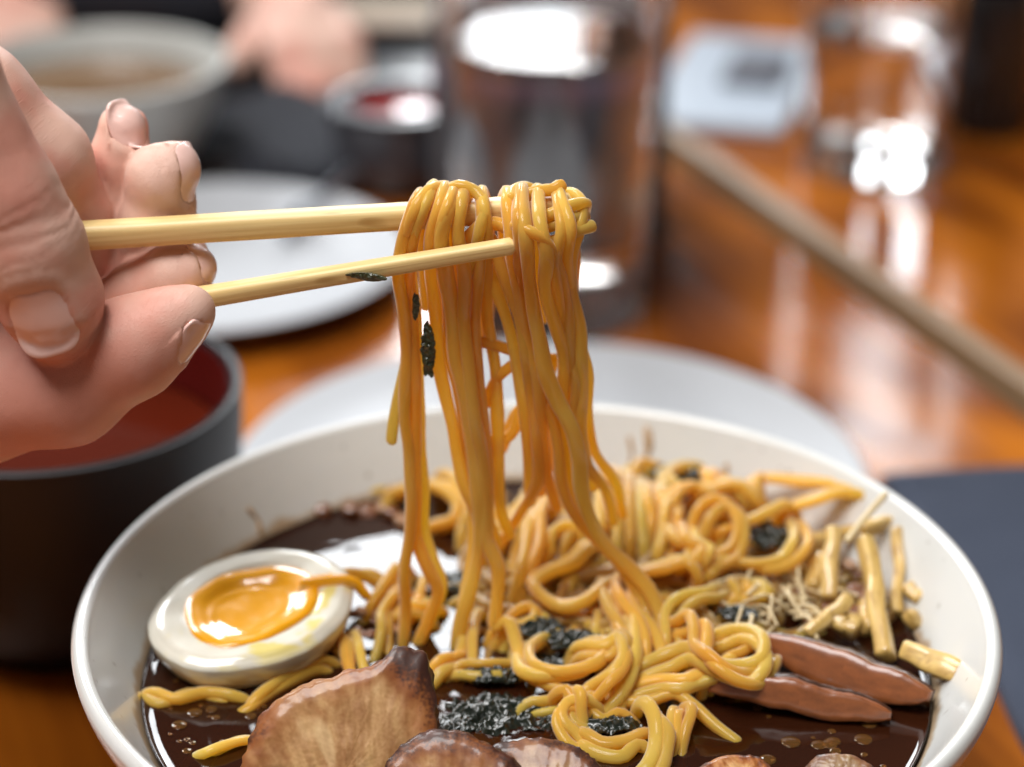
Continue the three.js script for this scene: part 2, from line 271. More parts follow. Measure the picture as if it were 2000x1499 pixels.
lift([[-9.5, 160.5, -12.0], [-7.3, 151.9, -12.0], [-4.2, 142.1, -12.0], [-2.1, 132.0, -12.0], [-0.7, 121.3, -13.0], [0.3, 110.3, -14.0], [-0.1, 98.1, -17.0], [-3.2, 87.2, -22.0], [-8.5, 76.5, -26.0]], ...HANG, 2.25);
lift([[-7.4, 142.8, -28.0], [-7.3, 156.2, -26.0], [-7.4, 165.3, -23.0], [-6.7, 169.7, -18.0], [-6.7, 169.6, -10.0], [-5.8, 164.8, -7.0], [-5.2, 158.0, -9.0], [-4.0, 147.5, -11.0], [-2.2, 137.5, -11.0], [-0.5, 126.9, -12.0], [1.2, 114.3, -14.0], [2.8, 100.3, -18.0], [4.2, 87.5, -24.0]], ...HANG, 2.2);
lift([[-2.1, 137.7, -28.0], [-3.3, 156.2, -26.0], [-4.2, 165.3, -23.0], [-3.6, 170.2, -18.0], [-3.6, 169.9, -9.0], [-3.3, 167.5, -3.0], [-2.6, 162.6, -2.0], [-1.6, 154.4, -6.0], [-0.3, 145.8, -9.0], [0.8, 137.3, -10.0], [1.8, 129.8, -10.0], [4.1, 122.1, -10.0], [7.7, 114.7, -10.0], [9.7, 107.2, -11.0], [10.6, 98.3, -12.0], [12.4, 89.6, -14.0], [16.9, 81.9, -15.0], [22.6, 76.4, -14.0], [26.8, 71.5, -12.0], [29.3, 66.6, -8.0], [29.5, 63.5, -2.0], [27.7, 60.7, 5.0], [23.3, 58.7, 10.0]], 'thick yellow noodle hanging from the chopstick tips in a long bend over the heap', undefined, 2.5);
lift([[1.5, 135.1, -28.0], [-0.3, 155.0, -26.0], [-1.0, 165.3, -23.0], [-0.4, 170.2, -18.0], [-0.3, 169.6, -10.0], [0.1, 167.5, -3.0], [1.7, 161.5, -2.0], [1.8, 151.6, -7.0], [3.5, 141.1, -10.0], [5.8, 134.4, -11.0], [6.3, 128.8, -12.0], [5.4, 122.1, -14.0], [6.2, 110.7, -16.0], [8.2, 98.4, -19.0], [10.2, 88.6, -22.0]], ...HANG, 2.2);
lift([[8.5, 139.0, -25.0], [8.0, 154.5, -24.0], [5.6, 165.3, -23.0], [4.5, 170.7, -18.0], [4.9, 169.9, -9.0], [5.4, 166.3, -3.0], [3.5, 158.8, -4.0], [4.3, 148.7, -8.0], [6.8, 137.5, -11.0], [8.5, 126.9, -12.0], [8.5, 115.6, -14.0], [11.1, 103.0, -18.0], [16.4, 91.6, -24.0], [18.8, 80.0, -30.0]], ...HANG, 2.15);
lift([[2.4, 166.1, -22.0], [7.0, 169.0, -18.0], [9.8, 168.7, -13.0], [9.1, 165.6, -8.0], [7.7, 159.6, -8.0], [8.0, 150.3, -10.0], [9.4, 139.6, -12.0], [10.1, 132.0, -12.0], [10.7, 123.9, -13.0], [10.0, 114.3, -14.0], [10.9, 104.3, -18.0], [14.6, 92.0, -26.0]], ...HANG, 2.3);
lift([[-1.8, 166.6, -9.0], [2.2, 168.0, -8.0], [6.8, 169.7, -8.5], [10.2, 169.1, -12.0], [10.8, 164.4, -20.0]], ...HANG, 2.1);
lift([[-1.8, 164.5, -8.5], [2.7, 165.5, -7.5], [7.3, 167.1, -8.0], [10.4, 166.4, -12.0], [10.4, 161.5, -20.0]], ...HANG, 2.1);
lift([[1.1, 160.9, -9.0], [5.5, 162.7, -7.0], [9.1, 164.6, -7.5], [11.4, 164.5, -10.0]], ...HANG, 2.0);
lift([[-2.2, 170.1, -15.0], [1.1, 171.0, -15.0], [4.0, 171.9, -14.0], [5.6, 172.5, -15.0]], ...HANG, 2.1);
lift([[-5.6, 170.9, -11.0], [-5.2, 171.0, -15.0], [-2.0, 169.9, -20.0], [0.8, 166.7, -23.0]], ...HANG, 2.0);
lift([[-12.8, 134.5, -16.0], [-9.3, 133.5, -15.5], [-5.1, 131.9, -15.0]], ...HANG, 1.9);
lift([[-4.2, 129.7, -16.0], [-7.9, 126.9, -17.0], [-10.6, 123.3, -17.5], [-11.7, 117.6, -18.0]], ...HANG, 1.9);
lift([[-3.7, 116.3, -18.0], [-5.1, 109.7, -18.0], [-8.9, 107.3, -18.5], [-12.8, 109.2, -19.0]], ...HANG, 1.9);
lift([[3.5, 129.3, -18.0], [2.0, 115.3, -20.0], [3.3, 102.6, -24.0], [1.8, 88.4, -30.0]], ...HANG, 2.1);
lift([[-7.4, 102.6, -24.0], [-3.2, 113.3, -24.0], [-0.7, 98.8, -26.0], [5.6, 87.4, -32.0]], ...HANG, 2.1);

lift([[-28.8, 163.6, -8.5], [-26.4, 168.8, -8.2], [-23.6, 171.4, -12.0], [-21.1, 171.0, -17.0], [-19.3, 167.1, -23.0], [-19.0, 157.8, -25.0]], ...HANG, 2.0);
lift([[-20.4, 169.9, -15.6], [-16.8, 171.8, -15.0], [-13.4, 170.7, -14.0], [-11.6, 168.7, -11.0], [-12.5, 165.2, -9.0], [-14.0, 157.2, -11.0], [-16.4, 149.1, -13.0], [-18.1, 138.3, -15.0]], ...HANG, 2.0);
lift([[-4.5, 167.1, -4.0], [-1.2, 166.9, -1.0], [2.1, 164.9, -0.6], [4.4, 157.6, -4.0], [6.2, 145.8, -9.0], [7.3, 132.0, -12.0], [8.7, 119.0, -15.0]], ...HANG, 1.9);
// strands of the heap, traced one by one: height above the table in the third number of each source point
const sunk = (pts) => {   // both ends dive on into the heap or the broth
  const end = (p, q) => { const dx = p[0] - q[0], dz = p[2] - q[2], l = Math.hypot(dx, dz) || 1, a = rr(-0.7, 0.7), ux = (dx * Math.cos(a) - dz * Math.sin(a)) / l, uz = (dx * Math.sin(a) + dz * Math.cos(a)) / l; return [[p[0] + 3.2 * ux, p[1] - 2.2, p[2] + 3.2 * uz], [p[0] + 6 * ux, p[1] - 8, p[2] + 6 * uz]]; };
  const A = end(pts[0], pts[1]), B = end(pts[pts.length - 1], pts[pts.length - 2]);
  return [A[1], A[0], ...pts.map(([x, y, z]) => [x + 0.9 * noise(x * 0.2, z * 0.2, 1), y + 0.7 * noise(x * 0.15, z * 0.15, 5), z + 0.9 * noise(x * 0.2, z * 0.2, 9)]), ...B];
};
// a second strand running alongside, a little lower
const beside = (pts, r) => { const a = rnd() * 6.28, dx = 3.1 * Math.cos(a), dz = 3.1 * Math.sin(a), k = rr(0, 30); noodle(sunk(pts.map(([x, y, z]) => [x + dx + 1.6 * noise(x * 0.08, z * 0.08, k), y - rr(0.8, 1.6), z + dz + 1.6 * noise(z * 0.08, k, x * 0.08)])), ...PILE, r * rr(0.92, 1.05)); };
const heap = (pts0, r0 = 2.25, label, pts = sunk(pts0), r = r0 * rr(0.6, 0.7)) => { beside(pts0, r); if (!label && rnd() < 0.5) beside(pts0, r); return (label ? noodle(pts, label, undefined, r) : noodle(pts, ...PILE, r)); };
heap([[12.9, 71.0, -32.7], [9.4, 70.0, -26.9], [3.7, 69.0, -24.2], [0.5, 68.0, -20.3], [1.8, 67.0, -16.0], [6.5, 67.0, -11.7], [11.2, 68.0, -12.2], [17.2, 68.0, -20.5], [23.5, 64.0, -32.8]], 2.4, 'noodle bent in a wide U under the long bending noodle');
heap([[9.9, 66.0, -26.9], [15.6, 67.0, -32.1], [19.9, 66.0, -38.2], [24.1, 62.0, -43.8]]);
heap([[-4.3, 60.0, -23.5], [-2.6, 64.0, -25.3], [-0.5, 69.0, -27.9], [1.6, 72.0, -37.1], [1.3, 73.0, -45.5], [3.6, 71.0, -59.8]]);
heap([[3.8, 68.0, -35.9], [4.3, 71.0, -38.4], [5.9, 72.0, -42.3], [8.5, 72.0, -42.8], [11.3, 70.0, -41.2], [13.6, 66.0, -39.4]]);
heap([[-10.8, 62.0, -41.3], [-8.5, 68.0, -41.6], [-5.6, 71.0, -46.2], [-2.8, 73.0, -49.8], [1.0, 72.0, -61.3]]);
heap([[-5.6, 62.0, -33.7], [-4.3, 66.0, -39.4], [-2.8, 70.0, -42.7], [-4.0, 71.0, -51.6]]);
heap([[20.8, 70.0, -75.4], [21.0, 74.0, -57.0], [21.0, 73.0, -47.9], [20.0, 69.0, -41.9], [18.7, 65.0, -38.6]]);
heap([[24.8, 69.0, -75.0], [24.5, 74.0, -57.0], [24.4, 72.0, -45.8], [23.9, 69.0, -39.3], [23.7, 64.0, -37.8]]);
heap([[26.7, 71.0, -62.6], [26.8, 73.0, -50.6], [27.1, 70.0, -40.7], [26.9, 64.0, -36.3]]);
heap([[29.5, 71.0, -65.4], [29.5, 74.0, -52.9], [29.5, 72.0, -45.8], [28.7, 68.0, -41.1], [27.9, 64.0, -37.8]]);
heap([[17.8, 72.0, -66.4], [16.5, 73.0, -53.4], [16.4, 72.0, -41.8], [14.7, 69.0, -36.7]]);
heap([[34.0, 73.0, -54.7], [32.8, 74.0, -44.8], [32.1, 71.0, -39.7], [30.7, 67.0, -35.1], [30.4, 62.0, -36.2]]);
heap([[34.7, 70.0, -50.7], [35.0, 74.0, -50.2], [37.4, 75.0, -54.6], [41.7, 74.0, -59.2], [45.2, 73.0, -56.7], [47.1, 69.0, -58.0]]);
heap([[39.4, 72.0, -41.8], [41.3, 76.0, -44.6], [45.8, 77.0, -47.3], [49.6, 76.0, -44.6], [50.4, 74.0, -38.2], [48.6, 71.0, -33.2], [44.2, 69.0, -32.2], [40.8, 68.0, -28.4], [38.2, 62.0, -32.4]], 2.5, 'thick noodle ring standing up at the back of the heap');
heap([[50.2, 72.0, -42.3], [54.6, 73.0, -43.7], [59.8, 73.0, -48.5], [63.8, 73.0, -52.0]], 2.3, 'noodle end pointing from the standing ring towards the bamboo shoots');
heap([[44.4, 72.0, -58.5], [48.3, 74.0, -59.2], [53.5, 74.0, -58.7], [57.0, 72.0, -55.8], [58.9, 68.0, -57.1]]);
heap([[41.8, 67.0, -30.6], [45.4, 69.0, -31.2], [49.7, 69.0, -30.2], [54.5, 69.0, -28.4], [60.7, 69.0, -31.7], [64.4, 70.0, -38.1], [65.3, 69.0, -47.2], [64.5, 66.0, -59.4]], 2.3, 'noodle curling round the black seaweed at the back');
heap([[36.4, 72.0, -42.8], [37.6, 73.0, -32.8], [40.6, 72.0, -31.5], [39.0, 71.0, -26.2], [36.1, 65.0, -31.0]], 2.2);
heap([[27.0, 69.0, -24.4], [31.6, 71.0, -23.0], [36.8, 72.0, -23.7], [39.2, 71.0, -21.7], [39.6, 67.0, -21.7], [38.2, 61.0, -24.3]], 2.2);
heap([[30.3, 66.0, -1.0], [30.5, 68.0, -5.7], [32.3, 69.0, -10.3], [35.9, 69.0, -13.6], [40.5, 68.0, -16.7], [44.5, 65.0, -23.4]], 2.4);
heap([[24.4, 64.0, 9.1], [29.7, 66.0, 7.7], [34.1, 68.0, 8.0], [38.2, 69.0, 12.6], [42.2, 68.0, 14.9], [46.7, 67.0, 14.6], [50.5, 68.0, 13.2], [52.1, 69.0, 8.7], [50.8, 69.0, 3.4], [46.6, 68.0, -0.7], [42.3, 66.0, -1.0]], 2.3, 'noodle wound in a closed ring beside the upper mushroom slice');
heap([[32.8, 68.0, -3.2], [35.8, 71.0, -1.7], [36.3, 71.0, 4.4], [35.9, 70.0, 9.0], [39.0, 71.0, 16.0], [43.2, 69.0, 18.8], [47.5, 66.0, 16.5], [50.8, 66.0, 13.5], [53.0, 65.0, 6.3]], 2.2, 'noodle kinked over the closed ring beside the mushrooms');
heap([[23.6, 62.0, 14.1], [29.0, 64.0, 14.9], [33.6, 65.0, 16.4], [38.2, 65.0, 14.3], [42.0, 66.0, 13.1]], 2.3);
heap([[39.7, 65.0, 1.5], [45.1, 66.0, -0.3], [49.0, 66.0, -1.4], [50.3, 66.0, 2.6], [47.5, 66.0, 7.2], [43.9, 65.0, 8.1]], 1.9);
heap([[5.6, 62.0, -7.4], [0.9, 63.0, -3.1], [-1.7, 64.0, 3.0], [-0.2, 65.0, 10.6], [4.1, 65.0, 13.2], [9.0, 65.0, 12.6], [13.6, 66.0, 10.9], [16.2, 65.0, 5.4]], 2.2, 'noodle looping round the dark seaweed under the trailing noodle');
heap([[11.7, 66.0, 3.5], [16.1, 67.0, 5.5], [18.6, 68.0, 3.6], [19.7, 69.0, 8.7], [19.2, 68.0, 12.8], [16.9, 67.0, 16.5], [11.8, 63.0, 17.1]], 2.25);
heap([[14.5, 64.0, -13.4], [13.8, 64.0, -6.5], [13.9, 62.0, -2.4]], 2.1);
heap([[22.2, 67.0, -12.0], [23.0, 68.0, -4.5], [23.7, 67.0, 1.8], [22.5, 66.0, 10.5], [19.5, 63.0, 16.5]], 2.4);
heap([[18.5, 67.0, -16.7], [19.7, 66.0, -10.8], [21.8, 66.0, -2.8], [24.2, 65.0, 6.3]], 2.2);
heap([[20.8, 66.0, -29.3], [19.7, 69.0, -16.9], [21.1, 69.0, -9.8], [23.9, 68.0, -3.4], [25.5, 66.0, 3.5]], 2.2);
heap([[10.0, 64.0, 22.4], [6.8, 64.0, 24.2], [5.5, 63.0, 26.4], [6.2, 62.0, 29.3], [8.9, 60.0, 31.1]], 2.2);
heap([[9.7, 66.0, 23.1], [10.4, 62.0, 25.9], [11.1, 58.0, 28.2]], 2.3);
heap([[10.3, 60.0, 31.1], [14.7, 60.0, 34.3], [19.4, 60.0, 33.9], [23.4, 60.0, 30.8]], 2.3, 'noodle sagging in a shallow arc before the pork slices');
heap([[24.3, 64.0, 25.0], [26.1, 63.0, 30.4], [26.4, 61.0, 35.3], [24.2, 60.0, 42.0], [21.5, 58.0, 45.4]], 2.45, 'noodle hanging under the trailing noodle towards the front of the bowl');
heap([[34.1, 63.0, 25.4], [32.9, 61.0, 31.4], [31.9, 58.0, 34.9], [31.2, 55.0, 38.4]], 2.3);
heap([[11.7, 61.0, 22.6], [14.8, 60.0, 24.8], [19.0, 60.0, 23.1]], 2.0);
heap([[-1.4, 60.0, 18.6], [1.4, 60.5, 18.7], [4.9, 60.0, 17.0]], 2.0);
heap([[-7.4, 63.0, -11.5], [-4.6, 65.0, -13.6], [-1.4, 65.0, -15.5], [0.3, 65.0, -12.7], [-1.2, 64.0, -9.7], [-5.1, 63.0, -9.0]], 2.0, 'small noodle curl at the foot of the hanging strands');
heap([[-34.5, 65.0, -33.8], [-37.4, 63.0, -27.0], [-40.1, 61.0, -22.6], [-41.5, 58.0, -20.9]], 2.1);
heap([[-34.2, 64.0, -21.9], [-36.9, 63.0, -16.2], [-37.1, 62.0, -8.8], [-37.5, 59.0, -4.9]], 2.0);
heap([[-31.9, 62.0, -19.8], [-28.6, 62.0, -20.5], [-25.3, 61.0, -21.2]], 1.9);
heap([[-27.3, 61.0, -35.4], [-28.3, 61.0, -27.9], [-29.0, 60.0, -20.9]], 2.0);
heap([[-17.5, 61.0, 4.4], [-12.7, 62.0, 4.9], [-5.6, 61.0, 4.0]], 2.1);
heap([[-14.0, 61.0, -18.3], [-14.6, 62.0, -6.3], [-14.7, 60.0, 2.9]], 2.1);
heap([[-24.9, 60.0, 5.5], [-22.7, 62.0, 3.8], [-20.2, 61.0, 1.1]], 2.1);
heap([[-35.8, 64.0, -76.3], [-30.1, 66.0, -76.0], [-23.7, 66.0, -73.4], [-20.3, 65.0, -66.8], [-21.0, 63.0, -62.1], [-25.6, 61.0, -62.7]], 2.4);
heap([[-18.9, 62.0, -59.8], [-16.3, 66.0, -63.5], [-18.4, 67.0, -73.0], [-23.4, 66.0, -82.2]], 2.3);
heap([[-10.8, 63.0, -44.7], [-11.5, 67.0, -50.8], [-8.9, 69.0, -59.4], [-10.3, 69.0, -72.1]], 2.3);
heap([[-57.6, 60.0, -80.9], [-48.5, 60.5, -85.2], [-39.0, 61.0, -88.7]], 2.0);
heap([[-55.0, 70.0, -15.2], [-49.8, 70.5, -19.7], [-45.2, 67.0, -27.6], [-40.2, 64.0, -30.3], [-37.5, 61.0, -30.4]], 2.3, 'noodle crossing the egg and reaching into the broth');
heap([[-52.5, 63.0, -13.9], [-49.3, 60.0, -8.3], [-43.2, 58.0, -4.7]], 2.2);
heap([[-87.5, 59.4, 13.1], [-82.1, 59.2, 15.8], [-75.7, 59.4, 12.7], [-68.9, 58.6, 14.0]], 2.1, 'wavy noodle floating in the broth below the egg');
heap([[-64.0, 59.0, 15.5], [-58.3, 60.0, 7.6], [-50.0, 60.0, 0.7]], 2.1, 'noodle lying between the egg and the large pork slice');
heap([[-72.4, 59.0, 36.3], [-68.7, 59.4, 34.6], [-63.4, 59.0, 32.1]], 1.9, 'short noodle end floating beside the large pork slice');
heap([[-42.4, 62.0, -7.4], [-41.4, 62.0, -0.6], [-40.6, 61.0, 4.4]], 2.0);
heap([[59.1, 72.0, -66.4], [68.6, 73.0, -63.9], [78.8, 73.0, -61.1], [87.8, 71.0, -57.1]], 2.1, 'noodle lying along the far bowl wall behind the bamboo shoots');
heap([[59.2, 73.0, -66.2], [58.1, 72.0, -60.8], [60.5, 68.0, -59.8]], 2.0);
heap([[65.9, 71.0, -53.8], [72.6, 73.0, -53.9], [79.2, 74.0, -57.0], [83.5, 73.0, -57.2]], 2.3);
heap([[36.8, 72.0, -63.6], [35.9, 72.0, -69.3], [39.2, 70.0, -77.4], [43.5, 69.0, -80.2]], 2.1);
heap([[26.8, 70.0, -74.5], [28.5, 70.0, -80.4], [32.7, 69.0, -81.4]], 2.0);
heap([[45.5, 72.0, -66.4], [45.0, 72.0, -72.7], [47.0, 70.0, -73.1], [50.5, 70.0, -67.3]], 2.0);
heap([[54.3, 66.0, -24.4], [56.2, 66.0, -19.6], [51.6, 65.0, -19.3]], 2.4);
heap([[48.0, 66.0, -24.4], [48.9, 65.0, -20.0], [46.3, 63.0, -17.4]], 2.2);

// the rest of the heap, under the traced strands
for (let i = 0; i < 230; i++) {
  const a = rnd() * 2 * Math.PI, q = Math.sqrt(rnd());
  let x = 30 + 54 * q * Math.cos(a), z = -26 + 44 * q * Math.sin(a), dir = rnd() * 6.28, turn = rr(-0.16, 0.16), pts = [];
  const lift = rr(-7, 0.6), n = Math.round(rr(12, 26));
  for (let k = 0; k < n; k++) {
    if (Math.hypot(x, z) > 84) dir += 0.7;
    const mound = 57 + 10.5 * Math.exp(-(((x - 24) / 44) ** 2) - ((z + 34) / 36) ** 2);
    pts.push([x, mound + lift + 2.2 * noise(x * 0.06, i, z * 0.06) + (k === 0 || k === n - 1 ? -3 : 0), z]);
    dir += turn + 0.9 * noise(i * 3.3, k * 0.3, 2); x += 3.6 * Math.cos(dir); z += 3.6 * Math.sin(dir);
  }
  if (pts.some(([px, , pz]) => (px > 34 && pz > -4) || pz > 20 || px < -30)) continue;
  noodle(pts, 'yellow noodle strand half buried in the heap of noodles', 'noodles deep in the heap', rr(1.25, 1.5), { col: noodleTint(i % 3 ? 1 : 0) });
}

// ---------------------------------------------------------------- chopsticks
const stickMap = dataTex(256, 512, (u, v) => { const f = noiseStretch(u, v, 26, 4, 1.1), g = noiseStretch(u, v, 70, 7, 2.2), k = clamp(0.62 + 0.5 * f + 0.25 * g); const s = smooth(0.33, 0.5, noiseStretch(u, v, 7, 9, 5.5)) * 0.5; return [mix(mix(0.82, 0.95, k), 0.60, s), mix(mix(0.68, 0.85, k), 0.43, s), mix(mix(0.42, 0.60, k), 0.20, s)]; });
const stickMat = phys({ map: stickMap, roughness: 0.5, clearcoat: 0.25, clearcoatRoughness: 0.35, bumpMap: stickMap, bumpScale: 0.0002 });
function stick(a, b, ra, rb, label) {
  const A = new THREE.Vector3(...a), B = new THREE.Vector3(...b), L = A.distanceTo(B), n = 90, seg = 20, pos = [], uv = [], idx = [];
  for (let i = 0; i <= n; i++) for (let k = 0; k <= seg; k++) {
    const t = i / n, ang = (k / seg) * 2 * Math.PI + 0.5, ca = Math.cos(ang), sa = Math.sin(ang), e = 4.2, q = Math.pow(Math.abs(ca) ** e + Math.abs(sa) ** e, -1 / e);
    let r = mix(ra, rb, t) * (1 + 0.025 * noise(t * 9, k === seg ? 0 : k * 0.2, 4)); const d = Math.min(t, 1 - t) * L; if (d < 1.2) r *= Math.sqrt(1 - (1 - d / 1.2) ** 2) * 0.9 + 0.1;
    pos.push(ca * q * r * MM, t * L * MM, sa * q * r * MM); uv.push(k / seg, t * L / 110);
  }
  for (let i = 0; i < n; i++) for (let k = 0; k < seg; k++) { const o = i * (seg + 1) + k; idx.push(o, o + seg + 1, o + 1, o + 1, o + seg + 1, o + seg + 2); }
  const g = new THREE.BufferGeometry(); g.setAttribute('position', new THREE.Float32BufferAttribute(pos, 3)); g.setAttribute('uv', new THREE.Float32BufferAttribute(uv, 2)); g.setIndex(idx); g.computeVertexNormals();
  const m = single('chopstick', g, stickMat, label, 'chopstick'); m.position.copy(V(a)); m.quaternion.setFromUnitVectors(new THREE.Vector3(0, 1, 0), B.sub(A).normalize()); return m;
}
stick([-153.4, 156.6, -16.0], [8.8, 167.1, -16.0], 3.15, 2.7, 'upper pale bamboo chopstick carrying the draped noodles');
stick([-159.9, 129.3, -18.0], [-4.1, 162.6, -4.0], 3.0, 1.7, 'lower pale bamboo chopstick resting on the ring finger');

// ---------------------------------------------------------------- the hand
const skinTint = (bx = 0) => (x, y, z) => {
  const n = fbm(x * 0.09 + bx, y * 0.09, z * 0.09, 4), m = fbm(x * 0.03 + 4, y * 0.03 + bx, z * 0.03, 3), r = smooth(-0.16, 0.24, m + 0.5 * n);
  return [mix(0.72, 0.68, r) * (1 + 0.12 * n), mix(0.46, 0.315, r) * (1 + 0.16 * n), mix(0.365, 0.24, r) * (1 + 0.16 * n)];
};
const skinBump = dataTex(512, 512, (u, v) => { const a = Math.abs(tile(u, v, 40, 1)), b = Math.abs(tile(u, v, 75, 2)), k = 0.5 + 0.5 * Math.min(a, b) * 3; return [k, k, k]; }, false);
skinBump.repeat.set(55, 55);
const skinMat = phys({ color: 0xffffff, vertexColors: true, roughness: 0.5, sheen: 0.15, sheenRoughness: 0.5, bumpMap: skinBump, bumpScale: 0.00012, specularIntensity: 0.75 });
const nailMat = phys({ color: rgb(0.86, 0.57, 0.50), roughness: 0.33, clearcoat: 0.6, clearcoatRoughness: 0.15 });
{
  const J = (p, r) => [...p, r];
  const chains = [
    // thumb in front, tip down
    chain([J([-143.4, 221.8, 0.0], 17), J([-125.1, 206.5, 6.0], 13.5), J([-111.4, 178.0, 8.0], 11.2), J([-107.5, 167.2, 8.0], 11.6), J([-103.9, 153.9, 7.0], 10.6), J([-103.6, 147.5, 6.0], 7.6)], 4),
    // index: over the top behind the thumb, down to the upper stick
    chain([J([-145.6, 203.8, -26.0], 15), J([-124.6, 187.6, -24.0], 13.4), J([-111.0, 173.7, -25.0], 11.5), J([-105.9, 160.4, -28.0], 8.6), J([-105.9, 146.7, -31.0], 8), J([-113.2, 133.4, -32.0], 8.5)], 4),
    // middle finger: tip up, behind
    chain([J([-94.2, 177.3, -39.0], 5.6), J([-95.5, 169.7, -38.0], 6.4), J([-95.4, 154.8, -36.0], 6.8), J([-100.4, 140.3, -34.0], 7.6), J([-120.3, 129.0, -30.0], 9)], 3),
    // ring finger: tip up, pressed on the upper stick from behind
    chain([J([-81.6, 171.7, -28.5], 6.2), J([-84.4, 168.8, -28.5], 7.6), J([-86.2, 157.5, -29.0], 8.2), J([-90.3, 143.7, -32.0], 8.2), J([-110.7, 126.0, -28.0], 9.5)], 3),
    // finger between the two sticks
    chain([J([-76.9, 151.5, -18.0], 5.4), J([-81.6, 149.1, -19.0], 7.2), J([-89.0, 144.6, -20.0], 7.6), J([-100.1, 136.1, -20.0], 8.2), J([-121.0, 121.5, -18.0], 10)], 3),
    // finger below the lower stick
    chain([J([-75.1, 149.0, 0.0], 4.8), J([-79.3, 146.3, 0.0], 7.0), J([-88.2, 140.5, 0.0], 10.4), J([-104.6, 130.6, -1.0], 12.8), J([-127.2, 125.3, -6.0], 15), J([-154.6, 139.6, -12.0], 18)], 5),
    // palm and wrist out of view
    chain([J([-134.5, 147.0, -18.0], 19), J([-154.9, 174.9, -18.0], 25), J([-186.9, 178.5, -18.0], 24), J([-260.4, 177.1, -12.0], 30), J([-366.3, 170.2, -2.0], 36)], 12),
  ];
  const thumbBase = [-111.4, 178.0, 8.0], thumbTip = [-103.9, 153.9, 7.0], tv = thumbTip.map((v, i) => v - thumbBase[i]), tl = Math.hypot(...tv), td = tv.map((v) => v / tl);
  const raw = (x, y, z) => {
    let d = chains[0](x, y, z);
    for (let i = 1; i < chains.length; i++) d = smin(d, chains[i](x, y, z), i === 6 ? 10 : 1.6);
    // creases across the thumb joint and folds on the index
    const s = (x - thumbBase[0]) * td[0] + (y - thumbBase[1]) * td[1] + (z - thumbBase[2]) * td[2];
    if (s > -14 && s < 16 && z > -8) { const w = 1.3 * noise(x * 0.12, y * 0.12, z * 0.12); for (const [c, dep, wid] of [[1.0, 0.1, 1.0], [4.6, 0.22, 0.9], [7.4, 0.14, 0.8], [11, 0.07, 0.8]]) d += dep * Math.exp(-(((s - c + 2.2 * w) / wid) ** 2)); }
    return d + 0.22 * fbm(x * 0.11, y * 0.11, z * 0.11, 3);
  };
  // nails: centre on the skin, outward normal, direction to the tip, half width, half length
  const nail = (c, n, t, w, l) => { const N = new THREE.Vector3(...n).normalize(), T = new THREE.Vector3(...t); T.addScaledVector(N, -T.dot(N)).normalize(); return { C: new THREE.Vector3(...c), N, T, B: new THREE.Vector3().crossVectors(T, N), w, l }; };
  const nails = [
    nail([-103.8, 152.4, 14.0], [0.02, 0.35, 1], [0.3, -1, 0.3], 6.6, 7.2),
    nail([-90.7, 179.5, -36.0], [1, 0.25, 0.5], [0.0, 1, -0.1], 4.5, 5.4),
    nail([-76.2, 170.5, -27.0], [1, 0.0, 0.36], [0.08, 1, -0.12], 5.4, 6.6),
    nail([-72.5, 153.2, -18.0], [0.9, 0.25, 0.3], [0.5, 0.9, -0.2], 4.8, 5.0),
    nail([-76.1, 144.4, 3.0], [0.75, -0.75, 0.2], [0.8, 0.75, 0.1], 4.2, 5.4),
  ];
  // settle each nail's centre on the skin
  for (const q of nails) { for (let i = 0; i < 40; i++) { const d = raw(q.C.x, q.C.y, q.C.z); q.C.addScaledVector(q.N, -d * 0.8); if (Math.abs(d) < 0.02) break; } }
  const oval = (u, v) => Math.pow(Math.pow(Math.abs(u), 3) + Math.pow(Math.abs(v), 3), 1 / 3);
  const sdf = (x, y, z) => {
    let d = raw(x, y, z); if (d > 4 || d < -4) return d;
    for (const q of nails) {
      const dx = x - q.C.x, dy = y - q.C.y, dz = z - q.C.z; if (dx * dx + dy * dy + dz * dz > 150) continue;
      const h = dx * q.N.x + dy * q.N.y + dz * q.N.z; if (h < -5) continue;
      const u = (dx * q.B.x + dy * q.B.y + dz * q.B.z) / q.w, v = (dx * q.T.x + dy * q.T.y + dz * q.T.z) / q.l, o = oval(u, v);
      const tipward = smooth(0.2, 0.8, v);
      d += 0.5 * smooth(1.06, 0.90, o) - 0.3 * (1 - tipward) * Math.exp(-(((o - 1.25) / 0.2) ** 2));
    }
    return d;
  };
  const hand = thing('hand', 'bare hand holding two bamboo chopsticks over the noodle bowl', 'hand');
  part('skin', skinOf(sdf, [-290, 65, -68], [-66, 245, 34], 1.0, skinTint()), skinMat, hand);
  for (const q of nails) {
    const nu = 14, nv = 16, pos = [], idx = [];
    for (let layer = 0; layer < 2; layer++) for (let j = 0; j <= nv; j++) for (let i = 0; i <= nu; i++) {
      let u = (i / nu) * 2 - 1, v = (j / nv) * 2 - 1; const o = oval(u, v), m = Math.max(Math.abs(u), Math.abs(v)); if (o > 0) { u *= m / o; v *= m / o; }
      const p = q.C.clone().addScaledVector(q.B, u * q.w * 1.01).addScaledVector(q.T, v * q.l * 1.01 + (v > 0 ? 0.2 * v : 0)).addScaledVector(q.N, 2.5);
      for (let s = 0; s < 30; s++) { const d = raw(p.x, p.y, p.z); if (d < 0.01) break; p.addScaledVector(q.N, -Math.min(d, 0.6) * 0.9); if (p.clone().sub(q.C).dot(q.N) < -3.5) break; }
      p.addScaledVector(q.N, layer ? -1.05 : -0.42 + 0.16 * (1 - u * u)); pos.push(p.x * MM, p.y * MM, p.z * MM);
    }
    const L = (nu + 1) * (nv + 1);
    for (let j = 0; j < nv; j++) for (let i = 0; i < nu; i++) { const a = j * (nu + 1) + i, b = a + 1, c = a + nu + 1, d = c + 1; idx.push(a, b, c, b, d, c, a + L, c + L, b + L, b + L, c + L, d + L); }
